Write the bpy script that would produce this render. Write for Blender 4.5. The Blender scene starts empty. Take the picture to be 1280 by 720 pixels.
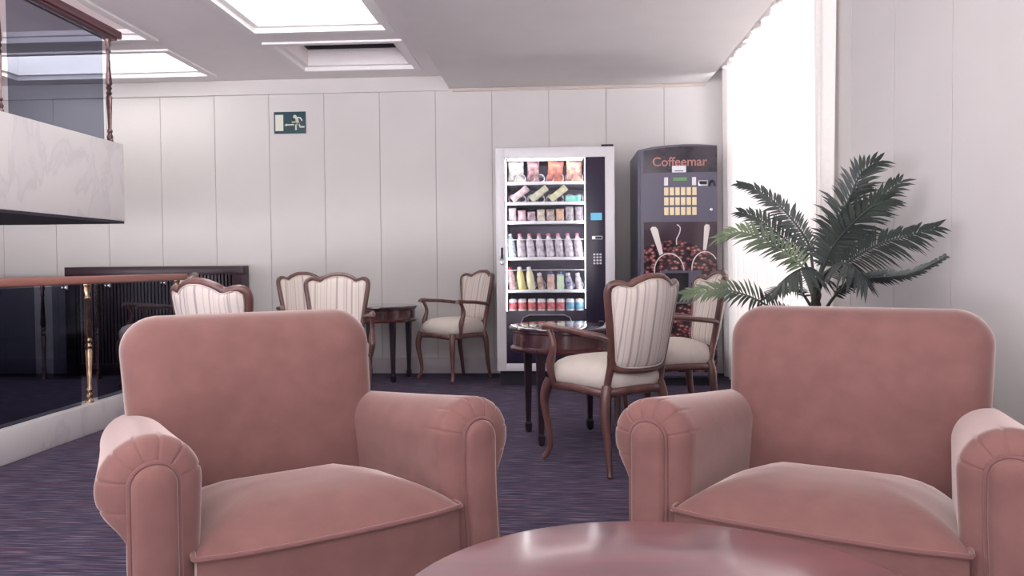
import bpy, bmesh, math, random
from mathutils import Vector, Matrix
random.seed(7)
S = bpy.context.scene
COL = S.collection
PI = math.pi

# ------------------------------------------------------------------ colour / material helpers
def lin(c):
    c = c / 255.0
    return c / 12.92 if c <= 0.04045 else ((c + 0.055) / 1.055) ** 2.4
def rgb(r, g, b):
    return (lin(r), lin(g), lin(b), 1.0)
def new_mat(name):
    m = bpy.data.materials.new(name); m.use_nodes = True
    nt = m.node_tree
    return m, nt, nt.nodes['Principled BSDF'], nt.nodes['Material Output']
def mat(name, col, rough=0.5, metal=0.0, var=0.0, scale=12.0, stretch=(1, 1, 1), bump=0.0, sheen=0.0, coat=0.0, spec=0.5, emit=None, estr=0.0, dark=None, bscale=None, detail=3.0):
    """principled surface whose colour wanders between `dark` and `col` with an object-space noise"""
    m, nt, p, out = new_mat(name)
    p.inputs['Roughness'].default_value = rough
    p.inputs['Metallic'].default_value = metal
    p.inputs['Specular IOR Level'].default_value = spec
    if sheen:
        p.inputs['Sheen Weight'].default_value = sheen
        p.inputs['Sheen Roughness'].default_value = 0.35
        p.inputs['Sheen Tint'].default_value = (1, 0.86, 0.82, 1)
    if coat:
        p.inputs['Coat Weight'].default_value = coat
        p.inputs['Coat Roughness'].default_value = 0.06
    tc = nt.nodes.new('ShaderNodeTexCoord'); mp = nt.nodes.new('ShaderNodeMapping')
    mp.inputs['Scale'].default_value = stretch
    nt.links.new(tc.outputs['Object'], mp.inputs['Vector'])
    nz = nt.nodes.new('ShaderNodeTexNoise'); nz.inputs['Scale'].default_value = scale; nz.inputs['Detail'].default_value = detail
    nt.links.new(mp.outputs['Vector'], nz.inputs['Vector'])
    if dark is None:
        dark = tuple(c * (1 - var) for c in col[:3]) + (1,)
    rp = nt.nodes.new('ShaderNodeValToRGB')
    rp.color_ramp.elements[0].position = 0.32; rp.color_ramp.elements[0].color = dark
    rp.color_ramp.elements[1].position = 0.68; rp.color_ramp.elements[1].color = col
    nt.links.new(nz.outputs['Fac'], rp.inputs['Fac'])
    nt.links.new(rp.outputs['Color'], p.inputs['Base Color'])
    if bump:
        bp = nt.nodes.new('ShaderNodeBump'); bp.inputs['Strength'].default_value = bump; bp.inputs['Distance'].default_value = 0.004
        src = nz
        if bscale:
            src = nt.nodes.new('ShaderNodeTexNoise'); src.inputs['Scale'].default_value = bscale
            nt.links.new(mp.outputs['Vector'], src.inputs['Vector'])
        nt.links.new(src.outputs['Fac'], bp.inputs['Height']); nt.links.new(bp.outputs['Normal'], p.inputs['Normal'])
    if emit:
        p.inputs['Emission Color'].default_value = emit; p.inputs['Emission Strength'].default_value = estr
    return m
def emission(name, col, strength):
    m, nt, p, out = new_mat(name); nt.nodes.remove(p)
    e = nt.nodes.new('ShaderNodeEmission'); e.inputs['Color'].default_value = col; e.inputs['Strength'].default_value = strength
    nt.links.new(e.outputs[0], out.inputs['Surface']); return m
def glass(name, tint, refl=0.06, rough=0.0):
    """thin tinted pane: mostly straight-through, with a fresnel-like sheen"""
    m, nt, p, out = new_mat(name); nt.nodes.remove(p)
    t = nt.nodes.new('ShaderNodeBsdfTransparent'); t.inputs['Color'].default_value = tint
    g = nt.nodes.new('ShaderNodeBsdfGlossy'); g.inputs['Roughness'].default_value = rough
    lw = nt.nodes.new('ShaderNodeLayerWeight'); lw.inputs['Blend'].default_value = refl
    mx = nt.nodes.new('ShaderNodeMixShader')
    nt.links.new(lw.outputs['Fresnel'], mx.inputs['Fac']); nt.links.new(t.outputs[0], mx.inputs[1]); nt.links.new(g.outputs[0], mx.inputs[2])
    nt.links.new(mx.outputs[0], out.inputs['Surface']); return m

# ------------------------------------------------------------------ mesh helpers
class MB:
    def __init__(self): self.bm = bmesh.new()
    def box(self, x0, x1, y0, y1, z0, z1, bev=0.0, seg=2):
        bm = self.bm
        v = [bm.verts.new((x, y, z)) for z in (z0, z1) for y in (y0, y1) for x in (x0, x1)]
        fs = [bm.faces.new([v[i] for i in q]) for q in ((0, 2, 3, 1), (4, 5, 7, 6), (0, 1, 5, 4), (2, 6, 7, 3), (0, 4, 6, 2), (1, 3, 7, 5))]
        if bev:
            es = list({e for f in fs for e in f.edges})
            bmesh.ops.bevel(bm, geom=es, offset=bev, segments=seg, profile=0.5, affect='EDGES')
        return self
    def loft(self, rings, closed=True, cap0=True, cap1=True):
        bm = self.bm
        R = [[bm.verts.new(p) for p in r] for r in rings]
        n = len(R[0])
        for a, b in zip(R[:-1], R[1:]):
            for i in range(n if closed else n - 1):
                j = (i + 1) % n
                bm.faces.new((a[i], a[j], b[j], b[i]))
        if cap0 and closed: bm.faces.new(list(reversed(R[0])))
        if cap1 and closed: bm.faces.new(R[-1])
        return self
    def fan(self, ring, centre, flip=False):
        """rings given as coordinates; closes with a centre point"""
        bm = self.bm
        R = [bm.verts.new(p) for p in ring]; c = bm.verts.new(centre)
        for i in range(len(R)):
            q = (R[i], R[(i + 1) % len(R)], c)
            bm.faces.new(q if not flip else q[::-1])
        return self
    def tube(self, pts, r, seg=8, closed=False, flat=1.0, up=None):
        """swept round (or flattened along `up`) bar; r is one radius or a list"""
        P = [Vector(p) for p in pts]; n = len(P)
        rs = r if isinstance(r, (list, tuple)) else [r] * n
        T = []
        for i in range(n):
            if closed: d = P[(i + 1) % n] - P[i - 1]
            else: d = P[min(i + 1, n - 1)] - P[max(i - 1, 0)]
            T.append(d.normalized())
        ref = Vector(up) if up else (Vector((0, 0, 1)) if abs(T[0].z) < 0.9 else Vector((1, 0, 0)))
        N = (ref - T[0] * ref.dot(T[0])).normalized()
        rings = []
        for i in range(n):
            if up: ref = Vector(up)
            else: ref = N
            N = ref - T[i] * ref.dot(T[i])
            if N.length < 1e-5: N = T[i].orthogonal()
            N.normalize(); B = T[i].cross(N)
            rings.append([P[i] + N * (math.cos(a) * rs[i] * flat) + B * (math.sin(a) * rs[i]) for a in [2 * PI * k / seg for k in range(seg)]])
        if closed:
            rings.append(rings[0])
            self.loft(rings, True, False, False)
            bmesh.ops.remove_doubles(self.bm, verts=self.bm.verts[:], dist=1e-6)
        else: self.loft(rings)
        return self
    def lathe(self, prof, c=(0, 0, 0), seg=16):
        rings = [[(c[0] + r * math.cos(2 * PI * k / seg), c[1] + r * math.sin(2 * PI * k / seg), c[2] + z) for k in range(seg)] for r, z in prof]
        return self.loft(rings)
    def prism(self, poly, fn, d0, d1):
        """outline polygon (2d) pushed between two depths; fn(u, v, d) -> point"""
        return self.loft([[fn(u, v, d0) for u, v in poly], [fn(u, v, d1) for u, v in poly]])
    def xform(self, M):
        bmesh.ops.transform(self.bm, matrix=M, verts=self.bm.verts[:]); return self
    def out(self, name, m, parent=None, smooth=True, angle=40):
        bm = self.bm
        bmesh.ops.recalc_face_normals(bm, faces=bm.faces[:])
        me = bpy.data.meshes.new(name); bm.to_mesh(me); bm.free()
        me.materials.append(m)
        if smooth:
            me.shade_smooth(); me.set_sharp_from_angle(angle=math.radians(angle))
        o = bpy.data.objects.new(name, me); COL.objects.link(o)
        if parent: o.parent = parent
        return o
def tag(o, label=None, cat=None, group=None, kind=None):
    if label: o['label'] = label
    if cat: o['category'] = cat
    if group: o['group'] = group
    if kind: o['kind'] = kind
    return o
def thing(name, label, cat, loc=(0, 0, 0), rz=0.0, group=None):
    o = bpy.data.objects.new(name, None); COL.objects.link(o)
    o.location = loc; o.rotation_euler = (0, 0, math.radians(rz)); o.empty_display_size = 0.1
    return tag(o, label, cat, group)
def struct(o): return tag(o, kind='structure')
def dup(o, parent=None):
    c = o.copy(); COL.objects.link(c)
    if parent is not None: c.parent = parent
    for ch in list(o.children): dup(ch, c)
    return c
def place(o, loc, rz, label, cat=None, group=None):
    o.location = loc; o.rotation_euler = (0, 0, math.radians(rz)); tag(o, label, cat, group); return o
def spline(pts, n=8, closed=False):
    """Catmull-Rom through points"""
    P = [Vector(p) for p in pts]; m = len(P); out = []
    for i in range(m if closed else m - 1):
        if closed: a, b, c, d = P[i - 1], P[i], P[(i + 1) % m], P[(i + 2) % m]
        else: a, b, c, d = P[max(i - 1, 0)], P[i], P[i + 1], P[min(i + 2, m - 1)]
        for k in range(n):
            t = k / n
            out.append(0.5 * ((2 * b) + (c - a) * t + (2 * a - 5 * b + 4 * c - d) * t * t + (3 * b - a - 3 * c + d) * t ** 3))
    if not closed: out.append(P[-1])
    return out
def rrect(hw, hh, r, n=8, cx=0, cy=0):
    """rounded rectangle outline, counter-clockwise"""
    r = min(r, hw, hh); o = []
    for qx, qy, a0 in ((1, 1, 0), (-1, 1, 90), (-1, -1, 180), (1, -1, 270)):
        for k in range(n + 1):
            a = math.radians(a0 + 90 * k / n)
            o.append((cx + qx * (hw - r) + r * math.cos(a), cy + qy * (hh - r) + r * math.sin(a)))
    return o

# ------------------------------------------------------------------ materials
M = {}
M['wall'] = mat('panelled_wall', rgb(209, 204, 202), 0.75, var=0.03, scale=3, bump=0.05, bscale=160)
M['seam'] = mat('panel_seam', rgb(150, 143, 146), 0.9)
M['white'] = mat('white_paint', rgb(244, 240, 240), 0.7, var=0.03, scale=4)
M['ceiling'] = mat('ceiling_plaster', rgb(242, 236, 238), 0.85, var=0.03, scale=3)
M['baseboard'] = mat('baseboard_paint', rgb(190, 182, 187), 0.6, var=0.04)
M['velvet'] = mat('dusty_pink_velvet', rgb(126, 90, 86), 0.85, var=0.13, scale=16, bump=0.12, bscale=240, sheen=0.9, spec=0.15)
M['piping'] = mat('pink_piping', rgb(120, 84, 82), 0.85, var=0.1, scale=20, sheen=0.8, spec=0.15)
M['walnut'] = mat('polished_walnut', rgb(118, 80, 74), 0.3, dark=rgb(84, 54, 54), scale=14, stretch=(1, 1, 0.25), coat=0.3)
M['mahogany'] = mat('dark_mahogany', rgb(92, 52, 54), 0.22, dark=rgb(58, 32, 40), scale=9, stretch=(0.3, 1, 1), coat=0.5)
M['mahogany_dark'] = mat('dark_table_leg', rgb(52, 36, 46), 0.3, dark=rgb(36, 26, 38), scale=9)
M['cream'] = mat('cream_upholstery', rgb(216, 205, 196), 0.9, var=0.06, scale=30, bump=0.1, bscale=300, spec=0.2)
M['rosewood'] = mat('coffee_table_wood', rgb(122, 74, 78), 0.22, dark=rgb(98, 58, 66), scale=5, stretch=(0.6, 2.2, 1), coat=0.45, detail=6)
M['rail_wood'] = mat('orange_rail_wood', rgb(168, 110, 98), 0.4, dark=rgb(148, 94, 86), scale=8, stretch=(1, 0.1, 1))
M['rail_dark'] = mat('dark_rail_wood', rgb(104, 62, 70), 0.4, dark=rgb(78, 44, 54), scale=8, stretch=(1, 0.1, 1))
M['brass'] = mat('aged_brass', rgb(190, 160, 130), 0.25, metal=1.0, dark=rgb(140, 112, 100), scale=30)
M['bronze'] = mat('dark_bronze', rgb(120, 100, 98), 0.3, metal=0.9, dark=rgb(80, 64, 70), scale=30)
M['dark_frame'] = mat('dark_brown_wood', rgb(66, 40, 52), 0.35, dark=rgb(48, 28, 40), scale=9, stretch=(0.2, 1, 1))
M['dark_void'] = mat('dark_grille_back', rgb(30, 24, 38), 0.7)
M['under'] = mat('underside_painted_shade', rgb(44, 40, 56), 0.7, var=0.1)  # dark colour stands in for the shade beneath the landing
M['tinted'] = glass('smoked_glass', (0.55, 0.57, 0.63, 1), 0.07)
M['clear'] = glass('clear_glass', (0.96, 0.97, 0.97, 1), 0.03)
M['machine_white'] = mat('white_enamel', rgb(214, 210, 214), 0.35, var=0.02)
M['machine_black'] = mat('black_plastic', rgb(42, 34, 56), 0.3, var=0.1)
M['machine_in'] = mat('machine_interior', rgb(160, 150, 170), 0.5, var=0.1)
M['black'] = mat('matte_black', rgb(26, 22, 34), 0.6)
M['steel'] = mat('brushed_steel', rgb(200, 198, 205), 0.3, metal=0.9, var=0.05)
M['coil'] = mat('white_wire', rgb(225, 222, 228), 0.3, var=0.05)
M['led'] = emission('cool_light_strip', (1, 0.97, 0.98, 1), 17.0)
M['lcd'] = emission('cyan_lcd', rgb(120, 190, 225), 1.0)
M['green_lcd'] = emission('green_lcd', rgb(130, 170, 120), 0.8)
M['grey_panel'] = mat('slate_grey_plastic', rgb(92, 88, 106), 0.32, var=0.05)
M['cream_key'] = mat('cream_plastic', rgb(222, 205, 170), 0.4, var=0.05, emit=rgb(222, 205, 170), estr=0.12)
M['white_key'] = mat('white_plastic', rgb(225, 222, 228), 0.4, var=0.02)
M['gloss_dark'] = mat('glossy_dark_panel', rgb(52, 42, 54), 0.12, dark=rgb(38, 32, 44), coat=0.6)
M['orange_letter'] = mat('orange_lettering', rgb(168, 112, 108), 0.4)
M['green_sign'] = mat('green_sign_face', rgb(20, 62, 72), 0.5, var=0.08)
M['sign_pale'] = mat('pale_sign_print', rgb(214, 216, 200), 0.5, var=0.03)
M['leaf'] = mat('palm_leaf', rgb(72, 80, 72), 0.45, dark=rgb(46, 52, 54), scale=6)
M['leaf_light'] = mat('pale_palm_leaf', rgb(112, 126, 96), 0.45, dark=rgb(70, 82, 72), scale=6)
M['palm_stem'] = mat('palm_stem', rgb(84, 76, 70), 0.7, dark=rgb(56, 52, 52), scale=40)
M['pot'] = mat('terracotta_pot', rgb(120, 92, 84), 0.7, var=0.15)
M['soil'] = mat('potting_soil', rgb(48, 38, 36), 0.95, var=0.4, scale=60)
M['blind'] = mat('taupe_blind_glow', rgb(178, 160, 164), 0.8, var=0.1, scale=6, emit=rgb(190, 172, 176), estr=0.55)  # emission stands in for daylight coming through the blind fabric
M['trim_wood'] = mat('pale_trim', rgb(196, 182, 172), 0.6)
M['chrome'] = mat('chrome', rgb(215, 212, 218), 0.15, metal=1.0)

_c = M['rosewood'].node_tree.nodes['Principled BSDF']; _c.inputs['Coat Weight'].default_value = 1.0; _c.inputs['Coat Roughness'].default_value = 0.13; _c.inputs['Roughness'].default_value = 0.3
def marble():
    m, nt, p, out = new_mat('veined_white_marble')
    tc = nt.nodes.new('ShaderNodeTexCoord')
    mp = nt.nodes.new('ShaderNodeMapping'); mp.inputs['Scale'].default_value = (1, 1.6, 0.8); mp.inputs['Rotation'].default_value = (0.5, 0, 0.3)
    nt.links.new(tc.outputs['Object'], mp.inputs['Vector'])
    a = nt.nodes.new('ShaderNodeTexNoise'); a.inputs['Scale'].default_value = 3.2; a.inputs['Detail'].default_value = 9; a.inputs['Distortion'].default_value = 0.7
    nt.links.new(mp.outputs[0], a.inputs['Vector'])
    r = nt.nodes.new('ShaderNodeValToRGB')
    e = r.color_ramp.elements; e[0].position = 0.40; e[0].color = rgb(208, 202, 203); e[1].position = 0.56; e[1].color = rgb(212, 206, 207)
    k = e.new(0.47); k.color = rgb(200, 193, 198); k = e.new(0.445); k.color = rgb(206, 200, 202); k = e.new(0.50); k.color = rgb(210, 204, 205)
    nt.links.new(a.outputs['Fac'], r.inputs['Fac']); nt.links.new(r.outputs[0], p.inputs['Base Color'])
    p.inputs['Roughness'].default_value = 0.3
    return m
M['marble'] = marble()

def carpet():
    m, nt, p, out = new_mat('striped_purple_carpet')
    tc = nt.nodes.new('ShaderNodeTexCoord')
    def noise(sc, stretch, det=2):
        mp = nt.nodes.new('ShaderNodeMapping'); mp.inputs['Scale'].default_value = stretch
        nt.links.new(tc.outputs['Object'], mp.inputs['Vector'])
        n = nt.nodes.new('ShaderNodeTexNoise'); n.inputs['Scale'].default_value = sc; n.inputs['Detail'].default_value = det
        nt.links.new(mp.outputs[0], n.inputs['Vector']); return n
    a = noise(1.0, (7, 150, 1), 4)
    r = nt.nodes.new('ShaderNodeValToRGB'); e = r.color_ramp.elements
    e[0].position = 0.34; e[0].color = rgb(52, 48, 66); e[1].position = 0.68; e[1].color = rgb(124, 114, 130)
    k = e.new(0.52); k.color = rgb(72, 66, 86)
    nt.links.new(a.outputs['Fac'], r.inputs['Fac'])
    b = noise(1.0, (3.0, 60, 1), 2)
    r2 = nt.nodes.new('ShaderNodeValToRGB'); e = r2.color_ramp.elements
    e[0].position = 0.5; e[0].color = (0, 0, 0, 1); e[1].position = 0.72; e[1].color = (1, 1, 1, 1)
    nt.links.new(b.outputs['Fac'], r2.inputs['Fac'])
    mx = nt.nodes.new('ShaderNodeMix'); mx.data_type = 'RGBA'
    nt.links.new(r2.outputs[0], mx.inputs['Factor']); nt.links.new(r.outputs[0], mx.inputs['A']); mx.inputs['B'].default_value = rgb(88, 62, 76)
    nt.links.new(mx.outputs['Result'], p.inputs['Base Color'])
    p.inputs['Roughness'].default_value = 0.95; p.inputs['Specular IOR Level'].default_value = 0.1
    bp = nt.nodes.new('ShaderNodeBump'); bp.inputs['Strength'].default_value = 0.3; bp.inputs['Distance'].default_value = 0.004
    nt.links.new(a.outputs['Fac'], bp.inputs['Height']); nt.links.new(bp.outputs[0], p.inputs['Normal'])
    return m
M['carpet'] = carpet()

def stripes():
    m, nt, p, out = new_mat('striped_upholstery')
    tc = nt.nodes.new('ShaderNodeTexCoord'); sx = nt.nodes.new('ShaderNodeSeparateXYZ')
    nt.links.new(tc.outputs['Object'], sx.inputs[0])
    ml = nt.nodes.new('ShaderNodeMath'); ml.operation = 'MULTIPLY'; ml.inputs[1].default_value = 62.0
    nt.links.new(sx.outputs['X'], ml.inputs[0])
    n = nt.nodes.new('ShaderNodeTexNoise'); n.noise_dimensions = '1D'; n.inputs['Scale'].default_value = 1.0; n.inputs['Detail'].default_value = 2.0
    nt.links.new(ml.outputs[0], n.inputs['W'])
    r = nt.nodes.new('ShaderNodeValToRGB'); e = r.color_ramp.elements
    e[0].position = 0.38; e[0].color = rgb(176, 162, 158); e[1].position = 0.49; e[1].color = rgb(222, 210, 202)
    nt.links.new(n.outputs['Fac'], r.inputs['Fac']); nt.links.new(r.outputs[0], p.inputs['Base Color'])
    p.inputs['Roughness'].default_value = 0.85; p.inputs['Specular IOR Level'].default_value = 0.2
    return m
M['stripe'] = stripes()

def sheer():
    m, nt, p, out = new_mat('sheer_curtain'); nt.nodes.remove(p)
    tc = nt.nodes.new('ShaderNodeTexCoord'); nz = nt.nodes.new('ShaderNodeTexNoise'); nz.inputs['Scale'].default_value = 60
    nt.links.new(tc.outputs['Object'], nz.inputs['Vector'])
    r = nt.nodes.new('ShaderNodeValToRGB'); r.color_ramp.elements[0].color = rgb(232, 226, 222); r.color_ramp.elements[1].color = rgb(245, 240, 236)
    nt.links.new(nz.outputs['Fac'], r.inputs['Fac'])
    d = nt.nodes.new('ShaderNodeBsdfDiffuse'); t = nt.nodes.new('ShaderNodeBsdfTranslucent'); tr = nt.nodes.new('ShaderNodeBsdfTransparent')
    nt.links.new(r.outputs[0], d.inputs[0]); nt.links.new(r.outputs[0], t.inputs[0])
    a = nt.nodes.new('ShaderNodeMixShader'); a.inputs[0].default_value = 0.11
    b = nt.nodes.new('ShaderNodeMixShader'); b.inputs[0].default_value = 0.025
    nt.links.new(d.outputs[0], a.inputs[1]); nt.links.new(t.outputs[0], a.inputs[2])
    nt.links.new(a.outputs[0], b.inputs[1]); nt.links.new(tr.outputs[0], b.inputs[2])
    nt.links.new(b.outputs[0], out.inputs['Surface']); return m
M['sheer'] = sheer()

def beans():
    """coffee-bean photograph printed on the machine's front: bean mound under a dark ground"""
    m, nt, p, out = new_mat('coffee_bean_print')
    tc = nt.nodes.new('ShaderNodeTexCoord'); sx = nt.nodes.new('ShaderNodeSeparateXYZ')
    nt.links.new(tc.outputs['Object'], sx.inputs[0])
    mp = nt.nodes.new('ShaderNodeMapping'); mp.inputs['Scale'].default_value = (30, 30, 44); mp.inputs['Rotation'].default_value = (0, 0.5, 0)
    nt.links.new(tc.outputs['Object'], mp.inputs['Vector'])
    v = nt.nodes.new('ShaderNodeTexVoronoi'); v.inputs['Scale'].default_value = 1.0
    nt.links.new(mp.outputs[0], v.inputs['Vector'])
    r = nt.nodes.new('ShaderNodeValToRGB'); e = r.color_ramp.elements
    e[0].position = 0.05; e[0].color = rgb(206, 156, 150); e[1].position = 0.60; e[1].color = rgb(44, 24, 36)
    k = e.new(0.32); k.color = rgb(142, 84, 86)
    nt.links.new(v.outputs['Distance'], r.inputs['Fac'])
    # mound edge: z < 0.165 - 1.1 * (x + 0.06)^2  (object origin at the middle of the print)
    def math_(op, a, b):
        q = nt.nodes.new('ShaderNodeMath'); q.operation = op
        for i, s in enumerate((a, b)):
            if isinstance(s, float): q.inputs[i].default_value = s
            else: nt.links.new(s, q.inputs[i])
        return q.outputs[0]
    dx = math_('ADD', sx.outputs['X'], 0.06); sq = math_('MULTIPLY', dx, dx)
    lim = math_('SUBTRACT', 0.405, math_('MULTIPLY', sq, 1.3))
    msk = math_('LESS_THAN', sx.outputs['Z'], lim)
    mx = nt.nodes.new('ShaderNodeMix'); mx.data_type = 'RGBA'
    nt.links.new(msk, mx.inputs['Factor']); mx.inputs['A'].default_value = rgb(58, 40, 52); nt.links.new(r.outputs[0], mx.inputs['B'])
    nt.links.new(mx.outputs['Result'], p.inputs['Base Color'])
    p.inputs['Roughness'].default_value = 0.12; p.inputs['Coat Weight'].default_value = 0.4
    return m
M['beans'] = beans()

# ------------------------------------------------------------------ room shell
XR, YB, ZC, XL, YF = 1.36, 6.80, 2.53, -7.0, -3.0
struct(MB().box(XL, XR + 0.3, YF, YB + 0.2, -0.1, 0.0).out('floor', M['carpet']))
PW = 0.482
def panel_wall(name, axis, lo, hi, start, z0, z1, face, thick, sign, holes=()):
    """a wall of tall panels with narrow seams; seams are real grooves over a darker backing"""
    mb = MB(); cuts = sorted({lo, hi} | {start + PW * k for k in range(-30, 31) if lo < start + PW * k < hi} | {h for hh in holes for h in hh[:2]})
    seams = {round(start + PW * k, 5) for k in range(-30, 31)}
    g = 0.0022
    for a, b in zip(cuts[:-1], cuts[1:]):
        zs = [(z0, z1)]
        for h0, h1, hz0, hz1 in holes:
            if a >= h0 - 1e-6 and b <= h1 + 1e-6: zs = [(z0, hz0), (hz1, z1)]
        a2 = a + g if round(a, 5) in seams else a
        b2 = b - g if round(b, 5) in seams else b
        for c, d in zs:
            if d - c < 1e-4: continue
            if axis == 'x': mb.box(a2, b2, face, face + sign * thick, c, d)
            else: mb.box(face, face + sign * thick, a2, b2, c, d)
    w = struct(mb.out(name, M['wall'], smooth=False))
    bk = MB()
    for k in range(-30, 31):
        s = start + PW * k
        if lo < s < hi and not any(h0 < s < h1 for h0, h1, _, _ in holes):
            if axis == 'x': bk.box(s - 0.02, s + 0.02, face + sign * 0.006, face + sign * (thick - 0.002), z0 + .001, z1 - .001)
            else: bk.box(face + sign * 0.006, face + sign * (thick - 0.002), s - 0.02, s + 0.02, z0 + .001, z1 - .001)
    bk.out('panel_backing', M['seam'], w, smooth=False)
    return w
panel_wall('wall_back', 'x', XL, XR, XR, 0.0, 2.62, YB, 0.1, 1)
WY0, WY1, WZ0, WZ1 = 4.18, 6.43, 0.12, 2.53
VY0_, VY1_ = -2.6, 0.3
panel_wall('wall_right', 'y', YF, YB + 0.1, 2.875, 0.0, 2.62, XR, 0.22, 1, holes=[(WY0, WY1, WZ0, WZ1), (VY0_, VY1_, 0.3, 2.3)])
struct(MB().box(XL - 0.1, XL, 2.4, YB, 0, 2.62).out('wall_left', M['wall'], smooth=False))
struct(MB().box(XL, XR, YB - 0.018, YB, 0.0, 0.135, 0.004).out('baseboard_back', M['baseboard']))
struct(MB().box(XR - 0.018, XR, YF, WY0 - 0.2, 0.0, 0.135, 0.004).out('baseboard_right', M['baseboard']))
# plain band above the wall panels, left of the lowered ceiling
struct(MB().box(XL, -0.93, YB - 0.02, YB, 2.405, ZC, 0.004).out('trim_1', M['wall']))
struct(MB().box(-0.90, 1.22, YB - 0.014, YB, 2.395, 2.417, 0.004).out('trim_2', M['trim_wood']))

# ceiling with four roof lights, two of them behind drawn blinds (and an unseen one added nearer the photographer for its light)
HO = [(-2.10, -1.13, 2.70, 5.42, 'bright'), (-3.95, -2.83, 3.2, 5.50, 'flush'), (-2.10, -1.13, 5.68, 6.50, 'blind'), (-4.6, -2.88, 5.78, 6.58, 'bright'), (-2.10, -1.13, -0.4, 2.30, 'bright')]
xs = sorted({XL, XR + 0.22} | {h[0] for h in HO} | {h[1] for h in HO}); ys = sorted({YF, YB + 0.1} | {h[2] for h in HO} | {h[3] for h in HO})
cb = MB()
for x0, x1 in zip(xs[:-1], xs[1:]):
    for y0, y1 in zip(ys[:-1], ys[1:]):
        if any(x0 >= h[0] - 1e-6 and x1 <= h[1] + 1e-6 and y0 >= h[2] - 1e-6 and y1 <= h[3] + 1e-6 for h in HO): continue
        cb.box(x0, x1, y0, y1, ZC, ZC + 0.06)
bmesh.ops.remove_doubles(cb.bm, verts=cb.bm.verts[:], dist=1e-5)
struct(cb.out('ceiling', M['ceiling'], smooth=False))
M['sky_pane'] = emission('bright_roof_light', (1, 0.985, 0.96, 1), 4.5)
for i, (x0, x1, y0, y1, kind) in enumerate(HO):
    e = bpy.data.objects.new('window_%d' % (i + 1), None); COL.objects.link(e); struct(e)
    def ring(mb, ins, t, za, zb):
        a, b, c, d = x0 + ins, x1 - ins, y0 + ins, y1 - ins
        mb.box(a - t, b + t, c - t, c, za, zb); mb.box(a - t, b + t, d, d + t, za, zb); mb.box(a - t, a, c, d, za, zb); mb.box(b, b + t, c, d, za, zb)
    fb = MB(); ring(fb, 0.035, 0.055, ZC - 0.014, ZC + 0.02); ring(fb, 0.075, 0.05, ZC + 0.02, ZC + 0.05)
    fb.out('frame', M['white'], e, smooth=False)
    ST = {'bright': 0.19, 'blind': 0.15, 'flush': 0.052}[kind]
    sb = MB(); ring(sb, 0.075, 0.03, ZC + 0.05, ZC + ST)
    sb.out('shaft', M['white'], e, smooth=False)
    if kind == 'bright':
        MB().box(x0 + 0.05, x1 - 0.05, y0 + 0.05, y1 - 0.05, ZC + 0.19, ZC + 0.20).out('pane', M['sky_pane'], e, smooth=False)
    elif kind == 'flush':
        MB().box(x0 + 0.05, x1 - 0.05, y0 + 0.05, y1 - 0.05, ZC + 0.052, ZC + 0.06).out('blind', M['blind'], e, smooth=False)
    else:
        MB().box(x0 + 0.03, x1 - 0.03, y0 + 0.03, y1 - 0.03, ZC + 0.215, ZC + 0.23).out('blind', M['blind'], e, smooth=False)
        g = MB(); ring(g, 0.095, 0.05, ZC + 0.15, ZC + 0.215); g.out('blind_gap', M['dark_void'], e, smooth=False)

# lowered ceiling box with the curtain slot along the right wall
struct(MB().box(-0.93, 1.235, YF, YB, 2.425, ZC, 0.004).out('ceiling_soffit', M['white']))

# windows in the right wall: the curtained one, and an unseen one added beside the photographer as fill light
def wall_window(name, WY0, WY1, WZ0, WZ1):
    w = bpy.data.objects.new(name, None); COL.objects.link(w); struct(w)
    fb = MB(); fx0, fx1 = XR + 0.12, XR + 0.18
    fb.box(fx0, fx1, WY0, WY0 + 0.06, WZ0, WZ1); fb.box(fx0, fx1, WY1 - 0.06, WY1, WZ0, WZ1)
    fb.box(fx0, fx1, WY0, WY1, WZ0, WZ0 + 0.06); fb.box(fx0, fx1, WY0, WY1, WZ1 - 0.06, WZ1)
    fb.out('window_frame', M['white'], w, smooth=False)
    MB().box(XR + 0.145, XR + 0.153, WY0 + 0.05, WY1 - 0.05, WZ0 + 0.05, WZ1 - 0.05).out('pane', M['clear'], w, smooth=False)
wall_window('window_6', WY0, WY1, WZ0, WZ1); wall_window('window_7', VY0_, VY1_, 0.3, 2.3)

# ------------------------------------------------------------------ sheer curtain
cur = thing('curtain', 'floor-length sheer white curtain glowing in front of the window on the right wall', 'curtain')
CY0, CY1 = 3.99, 6.40
mb = MB(); NY, NZ = 300, 10; rows = []
for k in range(NZ + 1):
    fz = k / NZ; z = 0.03 + 2.44 * fz; row = []
    for i in range(NY + 1):
        s = i / NY; y = CY0 + (CY1 - CY0) * s
        ph = 2 * PI * (20 * s + 0.35 * math.sin(9 * s + 1) + 0.2 * math.sin(23 * s))
        amp = 0.016 + 0.012 * fz + 0.006 * math.sin(31 * s + 2)
        x = 1.308 + amp * math.sin(ph + 0.35 * (1 - fz) * math.sin(14 * s)) + 0.004 * math.sin(2.3 * ph + 3 * fz)
        row.append((x, y, z))
    rows.append(row)
mb.loft(rows, closed=False); mb.out('fabric', M['sheer'], cur, angle=180)
mb = MB()                                                   # gathered heading tape, folded box by box
pts = []
for i in range(0, 41):
    y = CY0 + (CY1 - CY0) * i / 40
    pts.append((1.262 if (i // 2) % 2 else 1.322, y))
mb.loft([[(x, y, 2.435) for x, y in pts], [(x, y, 2.515) for x, y in pts]], closed=False)
mb.out('heading', M['white'], cur, smooth=False)
MB().box(1.275, 1.305, CY0, CY1, 2.512, 2.53).out('track', M['white'], cur, smooth=False)

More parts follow.
